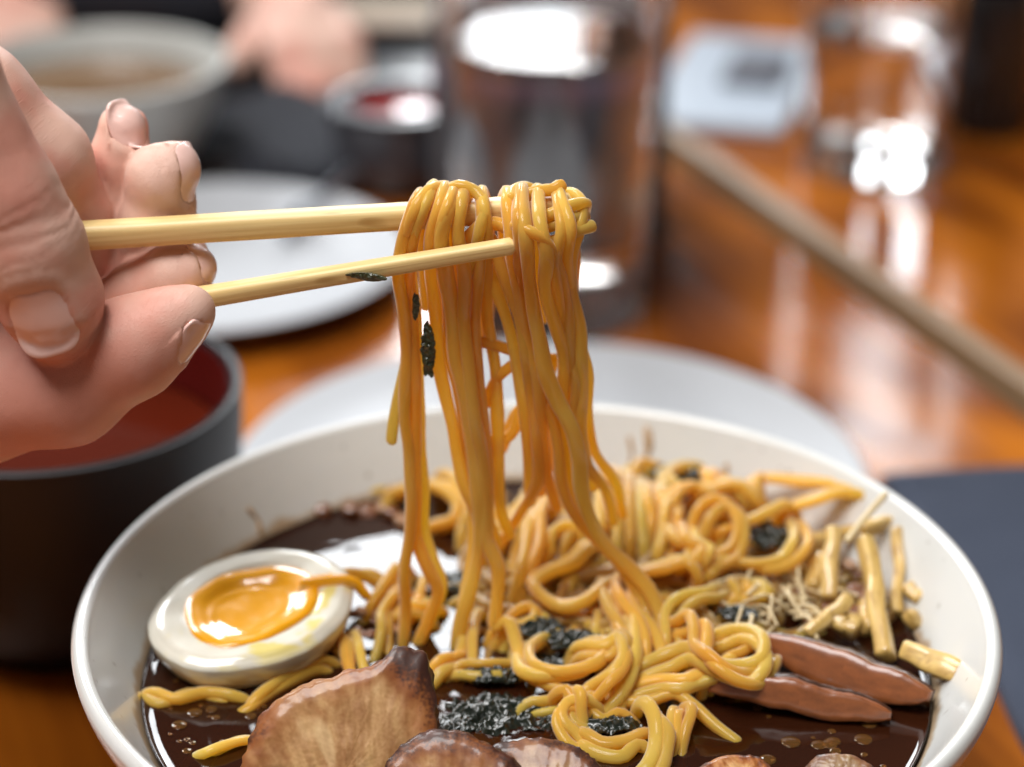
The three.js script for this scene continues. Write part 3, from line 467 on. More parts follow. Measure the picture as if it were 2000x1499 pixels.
    const edge = []; for (let i = 0; i < nu; i++) edge.push(i); for (let j = 0; j < nv; j++) edge.push(j * (nu + 1) + nu); for (let i = nu; i > 0; i--) edge.push(nv * (nu + 1) + i); for (let j = nv; j > 0; j--) edge.push(j * (nu + 1));
    edge.forEach((a, i) => { const b = edge[(i + 1) % edge.length]; idx.push(a, a + L, b, b, a + L, b + L); });
    const g = new THREE.BufferGeometry(); g.setAttribute('position', new THREE.Float32BufferAttribute(pos, 3)); g.setIndex(idx); g.computeVertexNormals();
    part('fingernail', g, nailMat, hand);
  }
}

// ---------------------------------------------------------------- toppings
// half a soft-boiled egg, cut face up and leaning towards the diner
{
  const egg = thing('boiled_egg_half', 'halved soft-boiled egg with runny orange yolk beside the bowl wall', 'egg', [-65.6, 70.0, -10.0]);
  egg.rotation.set(0.13, 0.70, 0);
  const A = 25.5, B = 20.5, D = 18, seg = 96, rows = 40, mk = (fn, n, closeBottom) => {
    const pos = [], idx = []; for (let i = 0; i <= n; i++) for (let k = 0; k < seg; k++) { const p = fn(i / n, (k / seg) * 2 * Math.PI); pos.push(p[0] * MM, p[1] * MM, p[2] * MM); }
    for (let i = 0; i < n; i++) for (let k = 0; k < seg; k++) { const a = i * seg + k, b = i * seg + (k + 1) % seg; idx.push(a, b, a + seg, b, b + seg, a + seg); }
    const g = new THREE.BufferGeometry(); g.setAttribute('position', new THREE.Float32BufferAttribute(pos, 3)); g.setIndex(idx); g.computeVertexNormals(); return g;
  };
  const blunt = (c) => 1 - 0.07 * c;
  // white: dished centre, soft rim, round back
  const white = mk((t, a) => {
    const c = Math.cos(a), s = Math.sin(a), f = blunt(c) * (1 + 0.03 * noise(c * 2, s * 2, 3) + 0.012 * noise(c * 7, s * 7, 5));
    if (t < 0.5) { const r = t / 0.5; const y = -2.6 * (1 - smooth(0.4, 0.72, r)) + 0.35 * noise(c * 3 * r, s * 3 * r, 7); return [c * A * f * r * 0.985, y - 1.3 * smooth(0.86, 1, r) ** 2, s * B * f * r * 0.985]; }
    const q = (t - 0.5) / 0.5 * Math.PI / 2, e = Math.cos(q); return [c * A * f * e, -1.5 - D * Math.sin(q), s * B * f * e];
  }, 64);
  { // cream white with yolk smears and soy stain in irregular patches
    const p = white.attributes.position, cl = []; for (let i = 0; i < p.count; i++) {
      const x = p.getX(i) / MM, y = p.getY(i) / MM, z = p.getZ(i) / MM, smear = smooth(0.02, 0.14, fbm(x * 0.12, z * 0.12 + 3, 2, 4)) * smooth(-4, 2, z) * smooth(-3, 0, y), soy = smooth(0.0, 0.16, fbm(x * 0.1, y * 0.16, z * 0.1 + 7, 4)) * smooth(-3, -6, y);
      const c = [0.80, 0.76, 0.64].map((k, q) => mix(mix(k, [0.82, 0.66, 0.12][q], smear * 0.8), [0.56, 0.40, 0.20][q], soy * 0.8)); cl.push(...c.map((k) => k * (1 + 0.1 * fbm(x * 0.2, y * 0.2, z * 0.2, 3)))); }
    white.setAttribute('color', new THREE.Float32BufferAttribute(cl, 3)); }
  part('egg_white', white, phys({ color: 0xffffff, vertexColors: true, roughness: 0.28, transmission: 0, clearcoat: 0.8, clearcoatRoughness: 0.08 }), egg);
  const yolk = mk((t, a) => {
    const c = Math.cos(a), s = Math.sin(a), f = 1 + 0.07 * noise(c * 1.6, s * 1.6, 1) + 0.05 * Math.sin(3 * a + 1), r = t < 0.85 ? t / 0.85 : 1, x = c * 17 * f * r - 2.6, z = s * 13.4 * f * r + 0.2;
    const y = t >= 0.85 ? mix(0.2, -2.9, (t - 0.85) / 0.15) : 0.1 + 0.45 * Math.exp(-(((r - 0.88) / 0.11) ** 2)) - 1.15 * smooth(0.78, 0.55, r) + 0.35 * Math.exp(-(((r - 0.52 + 0.08 * c) / 0.07) ** 2)) * (0.6 - 0.5 * c) - 0.5 * smooth(0.96, 1, r) + 0.3 * noise(x * 0.16, z * 0.16, 2);
    return [x, y, z];
  }, 70);
  const yolkMat = phys({ color: rgb(0.98, 0.43, 0.004), roughness: 0.25, clearcoat: 1, clearcoatRoughness: 0.05 });
  part('yolk', yolk, yolkMat, egg);
  // yolk running over the rim
  part('yolk_trickle', strand([[12, -0.2, 3], [17, 0.5, 6], [21, 0.2, 9.5], [22.5, -3, 12]], 2.0, { sq: 2, seg: 12, flat: 0.55, taper: (t) => 1.3 - 0.5 * t }), yolkMat, egg);
}
// broth splashed on the bowl's far wall
const dripMat = phys({ color: rgb(0.46, 0.29, 0.14), roughness: 0.2, clearcoat: 0.6, clearcoatRoughness: 0.1 });
const onWall = (deg, y) => { const r = innerR(y) - 0.1, a = deg * Math.PI / 180; return [r * Math.cos(a), y, r * Math.sin(a)]; };
for (const [deg, y0, y1, r] of [[-72, 73, 64, 0.9], [-74.5, 70, 62, 0.5], [-100, 67, 61, 0.6], [-58, 68, 61, 0.6], [-140, 66, 60, 0.5]])
  single('broth_drip', strand([onWall(deg, y0), onWall(deg + 0.8, (y0 + y1) / 2), onWall(deg + 0.3, y1)], r, { sq: 2, seg: 10, step: 0.6, taper: (t) => 0.7 + 0.7 * Math.abs(Math.sin(4 * t + deg)) }), dripMat, 'thin brown broth drip running down the inside of the bowl wall', 'drip', 'broth drips on the bowl wall');
// slices of roast pork: extruded uneven outlines with a browned rim
const porkTex = (s, tone) => dataTex(288, 288, (u, v) => {
  // beige meat with fibres fanning from one side, pale fat seams, and a ragged dark bark
  const x = u - 0.5, y = v - 0.5, d = Math.hypot(x, y) * 2, an = Math.atan2(y + 0.62, x - 0.1), rad = Math.hypot(x - 0.1, y + 0.62);
  const fib = noise(an * 26 + 1.5 * noise(u * 6, v * 6, s), rad * 5, s), fibFine = noise(an * 70, rad * 14, s + 3), mott = fbm(u * 10, v * 10, s + 2, 5), fine = noise(u * 90, v * 90, s + 1);
  const fat = smooth(0.22, 0.42, noise(an * 9 + s, rad * 3.2, s + 6)), rim = d + 0.4 * fbm(u * 7, v * 7, s + 4, 4), br = smooth(0.4, 0.72, rim), bark = smooth(0.66, 0.9, rim + 0.12 * fine);
  let c = [0.70, 0.52, 0.33].map((k, i) => k + [0.10, 0.11, 0.09][i] * fib + 0.05 * fibFine + [0.16, 0.18, 0.15][i] * mott + 0.05 * fine);
  c = c.map((k, i) => mix(k, [0.88, 0.75, 0.56][i], fat * 0.55)); c = c.map((k, i) => mix(k, [0.52, 0.27, 0.09][i] + 0.24 * mott + 0.07 * fib, br * 0.85));
  c = c.map((k, i) => mix(k, [0.20, 0.085, 0.045][i] + 0.3 * Math.max(0, mott) * [1, 0.5, 0.3][i], bark * 0.9)); return c.map((k) => k * tone);
}, true, false);
function pork(outline, thick, mat, label, pos, rot, bend = 0.0) {
  const c = new THREE.CatmullRomCurve3(outline.map(([x, y]) => new THREE.Vector3(x, y, 0)), true, 'centripetal'), n = 120, rings = 26, pos_ = [], uv = [], idx = [];
  const E = c.getSpacedPoints(n).slice(0, n); let cx = 0, cy = 0; E.forEach((p) => { cx += p.x / n; cy += p.y / n; });
  let R = 0; E.forEach((p) => { R = Math.max(R, Math.hypot(p.x - cx, p.y - cy)); });
  const put = (x, y, z) => { pos_.push(x * MM, y * MM, (z - bend * (x * x + y * y)) * MM); uv.push(0.5 + (x - cx) / (2.1 * R), 0.5 + (y - cy) / (2.1 * R)); };
  const rows = []; for (let i = 1; i <= rings; i++) rows.push([i / rings, 1]); for (const k of [0.6, 0, -0.6]) rows.push([1 + 0.03 * (1 - Math.abs(k)), k]); for (let i = rings; i >= 1; i -= 4) rows.push([i / rings, -1]);
  for (const [r, side] of rows) for (let k = 0; k < n; k++) {
    const j = 1 + (0.05 * noise(E[k].x * 0.35, E[k].y * 0.35, side) + 0.03 * noise(E[k].x * 0.9, E[k].y * 0.9, side)) * r * r, x = cx + (E[k].x - cx) * r * j, y = cy + (E[k].y - cy) * r * j;
    const round = Math.abs(side) === 1 ? smooth(1.0, 0.86, r) : 0; const fold = side > 0 ? 0.8 * fbm(x * 0.12, y * 0.12, thick, 2) + 0.22 * noise(x * 0.7, y * 0.16, 2) + 0.12 * noise(x * 1.1, y * 1.1, 5) - 1.2 * smooth(0.15, 0.4, fbm(x * 0.07 + 3, y * 0.07, thick + 2, 2)) : 0;
    put(x, y, side * thick * 0.5 * (0.72 + 0.28 * round) + fold * (side > 0 ? 1 : 0));
  }
  const N = rows.length; for (let i = 0; i < N - 1; i++) for (let k = 0; k < n; k++) { const a = i * n + k, b = i * n + (k + 1) % n; idx.push(a, a + n, b, b, a + n, b + n); }
  const c0 = pos_.length / 3; put(cx, cy, thick * 0.5); put(cx, cy, -thick * 0.5); for (let k = 0; k < n; k++) { idx.push(c0, k, (k + 1) % n); idx.push(c0 + 1, (N - 1) * n + (k + 1) % n, (N - 1) * n + k); }
  const g = new THREE.BufferGeometry(); g.setAttribute('position', new THREE.Float32BufferAttribute(pos_, 3)); g.setAttribute('uv', new THREE.Float32BufferAttribute(uv, 2)); g.setIndex(idx); g.computeVertexNormals();
  const m = single('pork_slice', g, mat, label, 'meat'); m.position.copy(V(pos)); m.rotation.order = 'YXZ'; m.rotation.set(...rot); return m;
}
const porkMat = (s, tone) => phys({ map: porkTex(s, tone), roughness: 0.5, clearcoat: 0.3, clearcoatRoughness: 0.14 });
pork([[-21, -24], [-22.5, -8], [-17, 4], [-9, 9.5], [1, 12], [8, 13.5], [12.5, 17], [18, 15], [19.5, 7], [20, -5], [16, -14], [14, -26], [0, -32], [-14, -31]], 6, porkMat(2.5, 1), 'large browned roast pork slice leaning up in the broth near the egg', [-42.1, 66.0, 38.3], [-0.62, 0.08, 0.02], 0.002);
pork([[-16, -14], [-14, 4], [-5, 11], [6, 9], [15, 3], [17, -10], [8, -22], [-8, -22]], 6, porkMat(7.3, 0.95), 'roast pork slice with reddish rim overlapped by the large pork slice', [-18.0, 63.0, 54.1], [-0.75, -0.1, 0], 0.003);
pork([[-14, -12], [-13, 4], [-4, 8], [7, 7], [14, 1], [15, -10], [4, -18], [-8, -17]], 5, porkMat(11.9, 0.85), 'dark red roast pork slice in front of the seaweed', [0.4, 61.0, 48.6], [-0.95, -0.2, 0.05], 0.003);
pork([[-9, -6], [-7, 4], [1, 6.5], [8, 4], [9, -5], [0, -8]], 5, porkMat(15.1, 1.1), 'small pale piece of pork floating at the front of the bowl', [41.6, 60.0, 50.0], [-1.2, 0.3, 0], 0.003);
pork([[-8, -5], [-6, 3], [1, 5], [7, 3], [8, -4], [0, -7]], 4, porkMat(19.4, 0.75), 'small dark piece of pork floating at the front beside the mushrooms', [64.9, 59.5, 46.5], [-1.1, -0.3, 0], 0.003);

// bamboo shoot pieces
const shootMat = phys({ color: 0xffffff, vertexColors: true, roughness: 0.5, clearcoat: 0.8, clearcoatRoughness: 0.12 });
function shoot(a, b, w, th, label, group) {
  const q = rnd() * 50, n = 5, pts = [];
  for (let i = 0; i <= n; i++) { const t = i / n; pts.push(a.map((v, k) => mix(v, b[k], t) + 1.5 * noise(q + k * 3, t * 2.2, 4) * (k === 1 ? 0.6 : 1))); }
  const col = (t, ang) => { const f = noise(Math.cos(ang) * 5 + q, Math.sin(ang) * 5, t * 2.5), g = fbm(Math.cos(ang) * 2 + q, Math.sin(ang) * 2, t * 6, 3), k = clamp(0.55 + 0.8 * f), st = smooth(0.05, 0.3, g); return [[0.50, 0.74], [0.30, 0.50], [0.07, 0.16]].map(([lo, hi], i) => mix(mix(lo, hi, k), [0.30, 0.14, 0.04][i], st * 0.55)); };
  return single('bamboo_shoot', strand(pts, w / 2, { sq: 4.5, seg: 24, step: 0.8, flat: th / w, twist: rr(-0.6, 0.6), jitter: 0.16, ends: 0.5, col }), shootMat, label, 'bamboo shoot', group);
}
shoot([74.0, 73.0, -37.4], [71.6, 63.0, -21.7], 5.6, 4.2, 'smooth upright bamboo shoot stick with rounded top beside the enoki shreds');
shoot([81.5, 74.0, -31.5], [81.7, 61.0, 0.5], 5.6, 4.4, 'long fibrous bamboo shoot stick standing over the mushroom slices');
shoot([91.3, 71.0, -42.0], [88.5, 60.0, -20.9], 3.4, 3, 'thin bamboo shoot stick standing against the right bowl wall');
shoot([74.5, 68.0, -13.4], [64.3, 63.0, -5.8], 3.8, 3.4, 'short bamboo shoot stick slanting down to the upper mushroom slice');
shoot([85.4, 65.0, 3.7], [96.4, 64.0, 13.8], 5.4, 4, 'bamboo shoot stick leaning on the bowl wall behind the mushroom tip');
shoot([82.2, 71.0, -42.0], [92.2, 71.0, -46.8], 3.8, 3.2, 'bamboo shoot stick lying flat behind the upright ones');
const BITS = ['stubby bamboo shoot bit between the longer sticks', 'small bamboo shoot bits'];
shoot([73.1, 64.0, -9.9], [76.0, 63.0, -7.6], 5, 4.6, ...BITS); shoot([91.5, 64.0, -25.3], [93.0, 63.0, -21.7], 4.4, 4, ...BITS); shoot([89.5, 62.0, -16.7], [91.9, 61.0, -14.6], 4, 3.6, ...BITS); shoot([80.3, 62.0, -21.4], [80.4, 60.0, -12.9], 4, 4, ...BITS); shoot([71.4, 64.0, -40.4], [68.8, 62.0, -28.7], 4, 4, ...BITS);
shoot([69.3, 66.0, -44.6], [81.4, 66.0, -49.9], 4, 3.4, ...BITS);

// mushroom slices
const mushMap = dataTex(256, 256, (u, v) => { const n = fbm(u * 7, v * 14, 2.2, 4), f = fbm(u * 40, v * 40, 4.1, 2); const k = clamp(0.5 + 0.5 * n + 0.16 * f); return [mix(0.40, 0.66, k), mix(0.22, 0.38, k), mix(0.11, 0.20, k)]; });
const mushMat = phys({ map: mushMap, roughness: 0.4, clearcoat: 0.6, clearcoatRoughness: 0.12, bumpMap: mushMap, bumpScale: 0.0001 });
const mushCap = phys({ color: rgb(0.055, 0.022, 0.012), roughness: 0.3, clearcoat: 0.8, clearcoatRoughness: 0.12 });
function mushroom(a, b, depth, h, tilt, label) {
  // a lens-shaped slice: pale cut face with a dark skin along its far side
  const A = new THREE.Vector3(...a), B = new THREE.Vector3(...b), L = A.distanceTo(B), g0 = thing('mushroom_slice', label, 'mushroom', a.map((v, i) => (v + b[i]) / 2));
  const d = B.clone().sub(A).normalize(); g0.quaternion.setFromUnitVectors(new THREE.Vector3(1, 0, 0), d); g0.rotateX(tilt);
  const lens = (y0, y1, z0, z1, mat, name, ph) => {
    const n = 60, m = 24, pos = [], uv = [], idx = [];
    for (let i = 0; i <= n; i++) for (let k = 0; k < m; k++) {
      const t = i / n, w = Math.pow(Math.sin(Math.PI * clamp(t, 0.012, 0.988)), 0.42), an = (k / m) * 2 * Math.PI, ca = Math.cos(an), sa = Math.sin(an), q = Math.pow(ca ** 8 + sa ** 8, -0.125);
      const x = (t - 0.5) * L, y = mix(y0, y1, 0.5 + 0.5 * ca * q * w) + 1.5 * Math.sin(t * 3.1 + ph) + 0.9 * noise(x * 0.14, ph, 3) + 0.3 * noise(x * 0.5, k, ph), z = mix(z0, z1, 0.5 + 0.5 * sa * q * (0.3 + 0.7 * w)) + 1.4 * noise(t * 2, ph, 1);
      pos.push(x * MM, y * MM, z * MM); uv.push(x / 30, (y + z) / 30);
    }
    for (let i = 0; i < n; i++) for (let k = 0; k < m; k++) { const o = i * m + k, p = i * m + (k + 1) % m; idx.push(o, p, o + m, p, p + m, o + m); }
    for (let k = 1; k < m - 1; k++) { idx.push(0, k + 1, k); idx.push(n * m, n * m + k, n * m + k + 1); }
    const g = new THREE.BufferGeometry(); g.setAttribute('position', new THREE.Float32BufferAttribute(pos, 3)); g.setAttribute('uv', new THREE.Float32BufferAttribute(uv, 2)); g.setIndex(idx); g.computeVertexNormals(); part(name, g, mat, g0);
  };
  lens(-h / 2, h / 2, -depth / 2, depth / 2, mushMat, 'flesh', h); lens(-h / 2 - 0.4, h / 2 + 0.5, -depth / 2 - 2.2, -depth / 2 + 0.4, mushCap, 'skin', h);
}
mushroom([53.1, 66.0, 0.4], [89.0, 62.0, 19.6], 5, 9.6, -0.5, 'upper brown mushroom slice slanting towards the bamboo shoots');
mushroom([39.1, 61.5, 16.3], [79.6, 61.0, 23.8], 4.6, 7.2, -0.45, 'lower brown mushroom slice floating in the dark broth');

// thin pale shreds among the bamboo shoots
const shredMat = phys({ color: rgb(0.80, 0.64, 0.36), roughness: 0.6, transmission: 0.2, thickness: 0, clearcoat: 0.5, clearcoatRoughness: 0.2 });
single('root_shred', strand([[76.7, 74.0, -31.5], [81.6, 77.0, -37.5], [86.8, 82.0, -40.4]], 0.8, { seg: 8 }), shredMat, 'thin straight shred poking up behind the bamboo shoots', 'shred');
const shredSpot = [58.8, 65.0, -20.0];
for (let i = 0; i < 46; i++) {
  const x = shredSpot[0] + rr(-16, 13), z = shredSpot[2] + rr(-13, 12), a = rnd() * 6.28, l = rr(5, 13), k = rr(-3, 3), y = 62 + rr(0, 4);
  single('root_shred', strand([[x, y - 1.5, z], [x + 0.4 * l * Math.cos(a), y + rr(0.5, 2), z + 0.4 * l * Math.sin(a) + k * 0.4], [x + l * Math.cos(a + 0.3), y + rr(-2, 1), z + l * Math.sin(a + 0.3) + k * 0.2]], rr(0.28, 0.55), { seg: 6, step: 1.2 }), shredMat, 'fine pale shred in the tangle between noodles and bamboo shoots', 'shred', 'fine shreds beside the bamboo shoots');
}

// seaweed: crumpled wet sheets
const weedMat = phys({ color: rgb(0.008, 0.013, 0.007), roughness: 0.38, clearcoat: 1, clearcoatRoughness: 0.08 });
const weedGreen = phys({ color: rgb(0.03, 0.035, 0.01), roughness: 0.4, clearcoat: 0.7, clearcoatRoughness: 0.15 });
function weed(pos, sx, sz, amp, freq, label, rot = [0, 0, 0], mat = weedMat, group) {
  const n = 72, P_ = [], idx = [], s = rnd() * 60;
  for (let side = 0; side < 2; side++) for (let j = 0; j <= n; j++) for (let i = 0; i <= n; i++) {
    let u = (i / n) * 2 - 1, v = (j / n) * 2 - 1; const m = Math.max(Math.abs(u), Math.abs(v)), l = Math.hypot(u, v); if (l > 0) { u *= m / l; v *= m / l; }
    const a = Math.atan2(v, u), f = 1 + 0.25 * noise(Math.cos(a) * 1.6 + s, Math.sin(a) * 1.6, 1), x = u * sx * f, z = v * sz * f;
    const ridge = (q) => 1 - Math.abs(noise(x * freq * q + s, q, z * freq * q)) * 2, y = amp * (0.75 * ridge(0.8) + 0.5 * ridge(1.7) + 0.1 * ridge(2.9)) - amp * 0.6 * (u * u + v * v);
    P_.push((x + amp * 0.4 * noise(x * freq * 2, s, z * freq * 2)) * MM, (y - side * 0.5) * MM, z * MM);
  }
  const L = (n + 1) * (n + 1);
  for (let j = 0; j < n; j++) for (let i = 0; i < n; i++) { const a = j * (n + 1) + i, b = a + 1, c = a + n + 1, d = c + 1; idx.push(a, c, b, b, c, d, a + L, b + L, c + L, b + L, d + L, c + L); }
  const edge = []; for (let i = 0; i < n; i++) edge.push(i); for (let j = 0; j < n; j++) edge.push(j * (n + 1) + n); for (let i = n; i > 0; i--) edge.push(n * (n + 1) + i); for (let j = n; j > 0; j--) edge.push(j * (n + 1));
  edge.forEach((a, i) => { const b = edge[(i + 1) % edge.length]; idx.push(a, b, a + L, b, b + L, a + L); });
  const g = new THREE.BufferGeometry(); g.setAttribute('position', new THREE.Float32BufferAttribute(P_, 3)); g.setIndex(idx); g.computeVertexNormals();
  const m = single('seaweed', g, mat, label, 'seaweed', group); m.position.copy(V(pos)); m.rotation.set(...rot); return m;
}
weed([-7.3, 57.5, 20.2], 14, 8, 2.6, 0.3, 'large crumpled black seaweed piece floating behind the pork slices');
weed([-17.1, 57.8, 23.7], 5, 4, 1.4, 0.3, 'glossy black seaweed flap touching the large pork slice');
weed([0.7, 63.0, -7.6], 6, 5, 2.2, 0.42, 'dark seaweed tuft inside the small noodle curl');
weed([58.6, 68.0, -44.7], 6, 6, 2, 0.25, 'black seaweed piece showing through a noodle ring at the back');
weed([5.2, 58.5, 0.5], 10, 5, 1.4, 0.3, 'dark seaweed under the front noodle loop');
weed([39.3, 68.0, -78.3], 9, 4, 1.6, 0.3, 'dark seaweed behind the heap at the far bowl wall');
weed([-5.6, 58.5, -37.1], 7, 6, 1.4, 0.3, 'black seaweed in the gap behind the hanging noodles');
weed([-10.3, 60.0, 6.8], 7, 4, 1.8, 0.34, 'small wrinkled seaweed piece between the hanging strands and the pork');
weed([9.1, 63.5, -2.3], 6, 3.6, 1.8, 0.4, 'dark seaweed scrap inside the front noodle loop');
weed([16.1, 60.0, 27.6], 7, 3.6, 1.6, 0.36, 'seaweed scrap under the noodle arc before the pork');
weed([-20.9, 59.5, -35.4], 6, 5, 1.6, 0.34, 'seaweed scrap beside the foot of the outer hanging strands');
weed([48.1, 65.0, -11.8], 5, 3, 1.4, 0.4, 'seaweed scrap between the closed noodle ring and the pale shreds');
weed([-24.3, 135.5, -8.5], 1.6, 6.5, 0.9, 0.5, 'dark green seaweed shred stuck to the hanging noodles', [Math.PI / 2, 0, 0.02], weedGreen);
weed([-26.9, 146.3, -8.0], 0.8, 3.2, 0.5, 0.6, 'tiny dark seaweed fleck on the outermost hanging noodle', [Math.PI / 2, 0, 0.1], weedGreen);
weed([-37.2, 155.3, -3.6], 4.6, 0.9, 0.4, 0.6, 'dark seaweed fleck stuck under the lower chopstick', [Math.PI / 2, 0, 0.28], weedGreen);

// browned onion bits afloat
const bitMat = phys({ color: rgb(0.20, 0.075, 0.03), roughness: 0.35, clearcoat: 0.8, clearcoatRoughness: 0.12 });
const bitPale = phys({ color: rgb(0.42, 0.23, 0.12), roughness: 0.4, clearcoat: 0.7, clearcoatRoughness: 0.15 });
function bit(p, r, mat) {
  const g = new THREE.IcosahedronGeometry(r * MM, 3), q = g.attributes.position, s = rnd() * 40;
  for (let i = 0; i < q.count; i++) { const k = 1 + 0.7 * fbm(q.getX(i) * 260 + s, q.getY(i) * 260, q.getZ(i) * 260, 3); q.setXYZ(i, q.getX(i) * k * 1.2, q.getY(i) * k * 0.7, q.getZ(i) * k); }
  g.computeVertexNormals(); const m = single('onion_bit', g, mat, 'small browned onion bit floating among the noodles', 'onion', 'browned onion bits in the broth'); m.position.copy(V(p)); m.rotation.y = rnd() * 6; return m;
}
for (let i = 0; i < 16; i++) { const c = [8.8, 60.0, -10.6]; bit([c[0] + rr(-5, 6), 60 + rr(-0.6, 1.2), c[2] + rr(-6, 6)], rr(0.8, 1.7), bitMat); }
for (let i = 0; i < 22; i++) { const c = [-48.0, 59.0, -76.4]; bit([c[0] + rr(-13, 14), 58.6 + rr(-0.4, 0.8), c[2] + rr(-9, 8)], rr(1, 2.6), i % 2 ? bitMat : bitPale); }
for (let i = 0; i < 16; i++) { const c = [-40.7, 59.0, -14.5]; bit([c[0] + rr(-6, 8), 59 + rr(-0.4, 1.5), c[2] + rr(-7, 7)], rr(0.7, 1.6), i % 3 ? bitPale : bitMat); }
for (let i = 0; i < 18; i++) { const c = [75.3, 60.0, -29.6]; bit([c[0] + rr(-12, 20), 60 + rr(-1, 1.5), c[2] + rr(-14, 14)], rr(1.2, 2.8), i % 2 ? bitMat : bitPale); }

// oil droplets afloat on the broth
const oilMat = phys({ color: rgb(0.5, 0.22, 0.05), roughness: 0.03, transmission: 0.85, thickness: 0.001, ior: 1.46 });
const oilShape = new THREE.SphereGeometry(1, 24, 12).scale(1, 0.16, 1);
for (let i = 0; i < 70; i++) {
  const front = i % 2, c = front ? [-75.7, 58.0, 25.0] : [62.8, 58.0, 29.0], x = c[0] + rr(-13, 16), z = c[2] + rr(-22, 12); if (Math.hypot(x, z) > 87) continue;
  const m = single('oil_droplet', oilShape, oilMat, front ? 'round oil droplet floating on the broth below the egg' : 'round oil droplet floating on the broth before the mushrooms', 'oil droplet', front ? 'oil droplets below the egg' : 'oil droplets before the mushrooms');
  m.position.copy(V([x, LEVEL + 0.34 * fbm(x * 0.07, 0, z * 0.07, 2) + 0.08, z])); m.scale.setScalar(Math.pow(rnd(), 2) * 1.9 * MM + 0.5 * MM);
}

// ---------------------------------------------------------------- things around the bowl
// plate behind the bowl
single('plate', lathe([[0, 6], [50, 6], [78, 6.4], [88, 7.6], [98, 10.2], [101.5, 11.2], [103, 10.8], [102.6, 9.8], [96, 7.6], [80, 4], [62, 2.5], [58, 0], [52, 0], [50, 2.6], [0, 3]], 128, 90), plateMat, 'pale grey plate lying behind the noodle bowl', 'plate').position.set(0.006, 0.0005, -0.188);
// plate farther left
single('plate', lathe([[0, 5], [40, 5], [55, 6], [66, 10], [78, 14], [80, 14.4], [80.6, 13.4], [70, 8], [52, 2.5], [48, 0], [42, 0], [40, 2], [0, 2]], 128, 80), plateMat, 'white plate beyond the hand, beside the black tray', 'plate').position.copy(V([-128.9, 8.0, -372.1])).setY(0.0005);
// black cup of red soup
{
  const p = [-136.7, 72.0, -120.6], cup = thing('soup_cup', 'black cup of dark red soup below the hand', 'cup', [p[0], 0.5, p[2]]);
  part('cup_body', lathe([[0, 5], [28, 6], [38, 12], [46, 28], [50, 48], [51.6, 71], [52.6, 72.6], [54, 72.4], [54.4, 71], [53, 50], [49, 28], [42, 10], [36, 3], [34, 0], [30, 0], [29, 2], [0, 2.4]], 128, 110), phys({ color: rgb(0.007, 0.0075, 0.01), roughness: 0.5, clearcoat: 0.15, clearcoatRoughness: 0.3 }), cup);
  part('lining', lathe([[0, 6.4], [28, 7.4], [37, 13.2], [45, 28.6], [49, 48.4], [50.6, 69.6], [51, 70.4]], 96, 60), phys({ color: rgb(0.09, 0.005, 0.004), roughness: 0.3, clearcoat: 0.2, clearcoatRoughness: 0.2, side: THREE.DoubleSide }), cup);
  part('red_soup', lathe([[0, 8], [26, 9], [36, 14], [44.6, 30], [48.6, 48], [49.3, 54.2], [47.5, 53.6], [40, 53.5], [0, 53.5]], 96, 0), phys({ color: rgb(0.075, 0.009, 0.003), roughness: 0.05 }), cup);
}
// napkins: folded dark cloth with soft layered folds
const cloth = (c) => phys({ color: c, roughness: 0.85, sheen: 0.5, sheenRoughness: 0.5, sheenColor: rgb(0.3, 0.34, 0.45), bumpMap: dataTex(256, 256, (u, v) => { const k = 0.5 + 0.25 * Math.sin(u * 2 * Math.PI * 32) + 0.25 * Math.sin(v * 2 * Math.PI * 32); return [k, k, k]; }, false), bumpScale: 0.0003 });
function napkin(w, d, h, folds, mat, label, pos, turn) {
  const b = new THREE.BoxGeometry(w * MM, h * MM, d * MM, 60, 3, 60), p = b.attributes.position, uv = b.attributes.uv;
  for (let i = 0; i < p.count; i++) {
    const x = p.getX(i) / MM, z = p.getZ(i) / MM, top = p.getY(i) > 0 ? 1 : 0, e = Math.min(w / 2 - Math.abs(x), d / 2 - Math.abs(z)), y = top * (h * (0.55 + 0.45 * Math.sqrt(clamp(e / h))) + folds * (0.5 + 0.5 * Math.sin(x * 0.13 + 1.3 * noise(x * 0.02, z * 0.02, 1))) * smooth(0, 10, e) + 1.2 * fbm(x * 0.03, 1, z * 0.03, 3));
    p.setXYZ(i, (x + 1.5 * noise(z * 0.03, 2, 1)) * MM, Math.max(0, y) * MM, (z + 1.5 * noise(x * 0.03, 4, 2)) * MM); uv.setXY(i, x / 30, z / 30);
  }
  b.computeVertexNormals(); const m = single('napkin', b, mat, label, 'napkin'); m.position.copy(V(pos)); m.rotation.y = turn; return m;
}
const navy = cloth(rgb(0.035, 0.045, 0.075)), charcoal = cloth(rgb(0.009, 0.01, 0.016));
{
  const a = [118.7, 6.0, -196.7], b = [175.3, 6.0, -209.6], c = [123.9, 6.0, -81.2];
  napkin(150, 190, 7, 0.6, navy, 'dark navy folded cloth napkin at the right of the noodle bowl', [a[0] + 82, 0.3, a[2] + 84], 0.1);
}
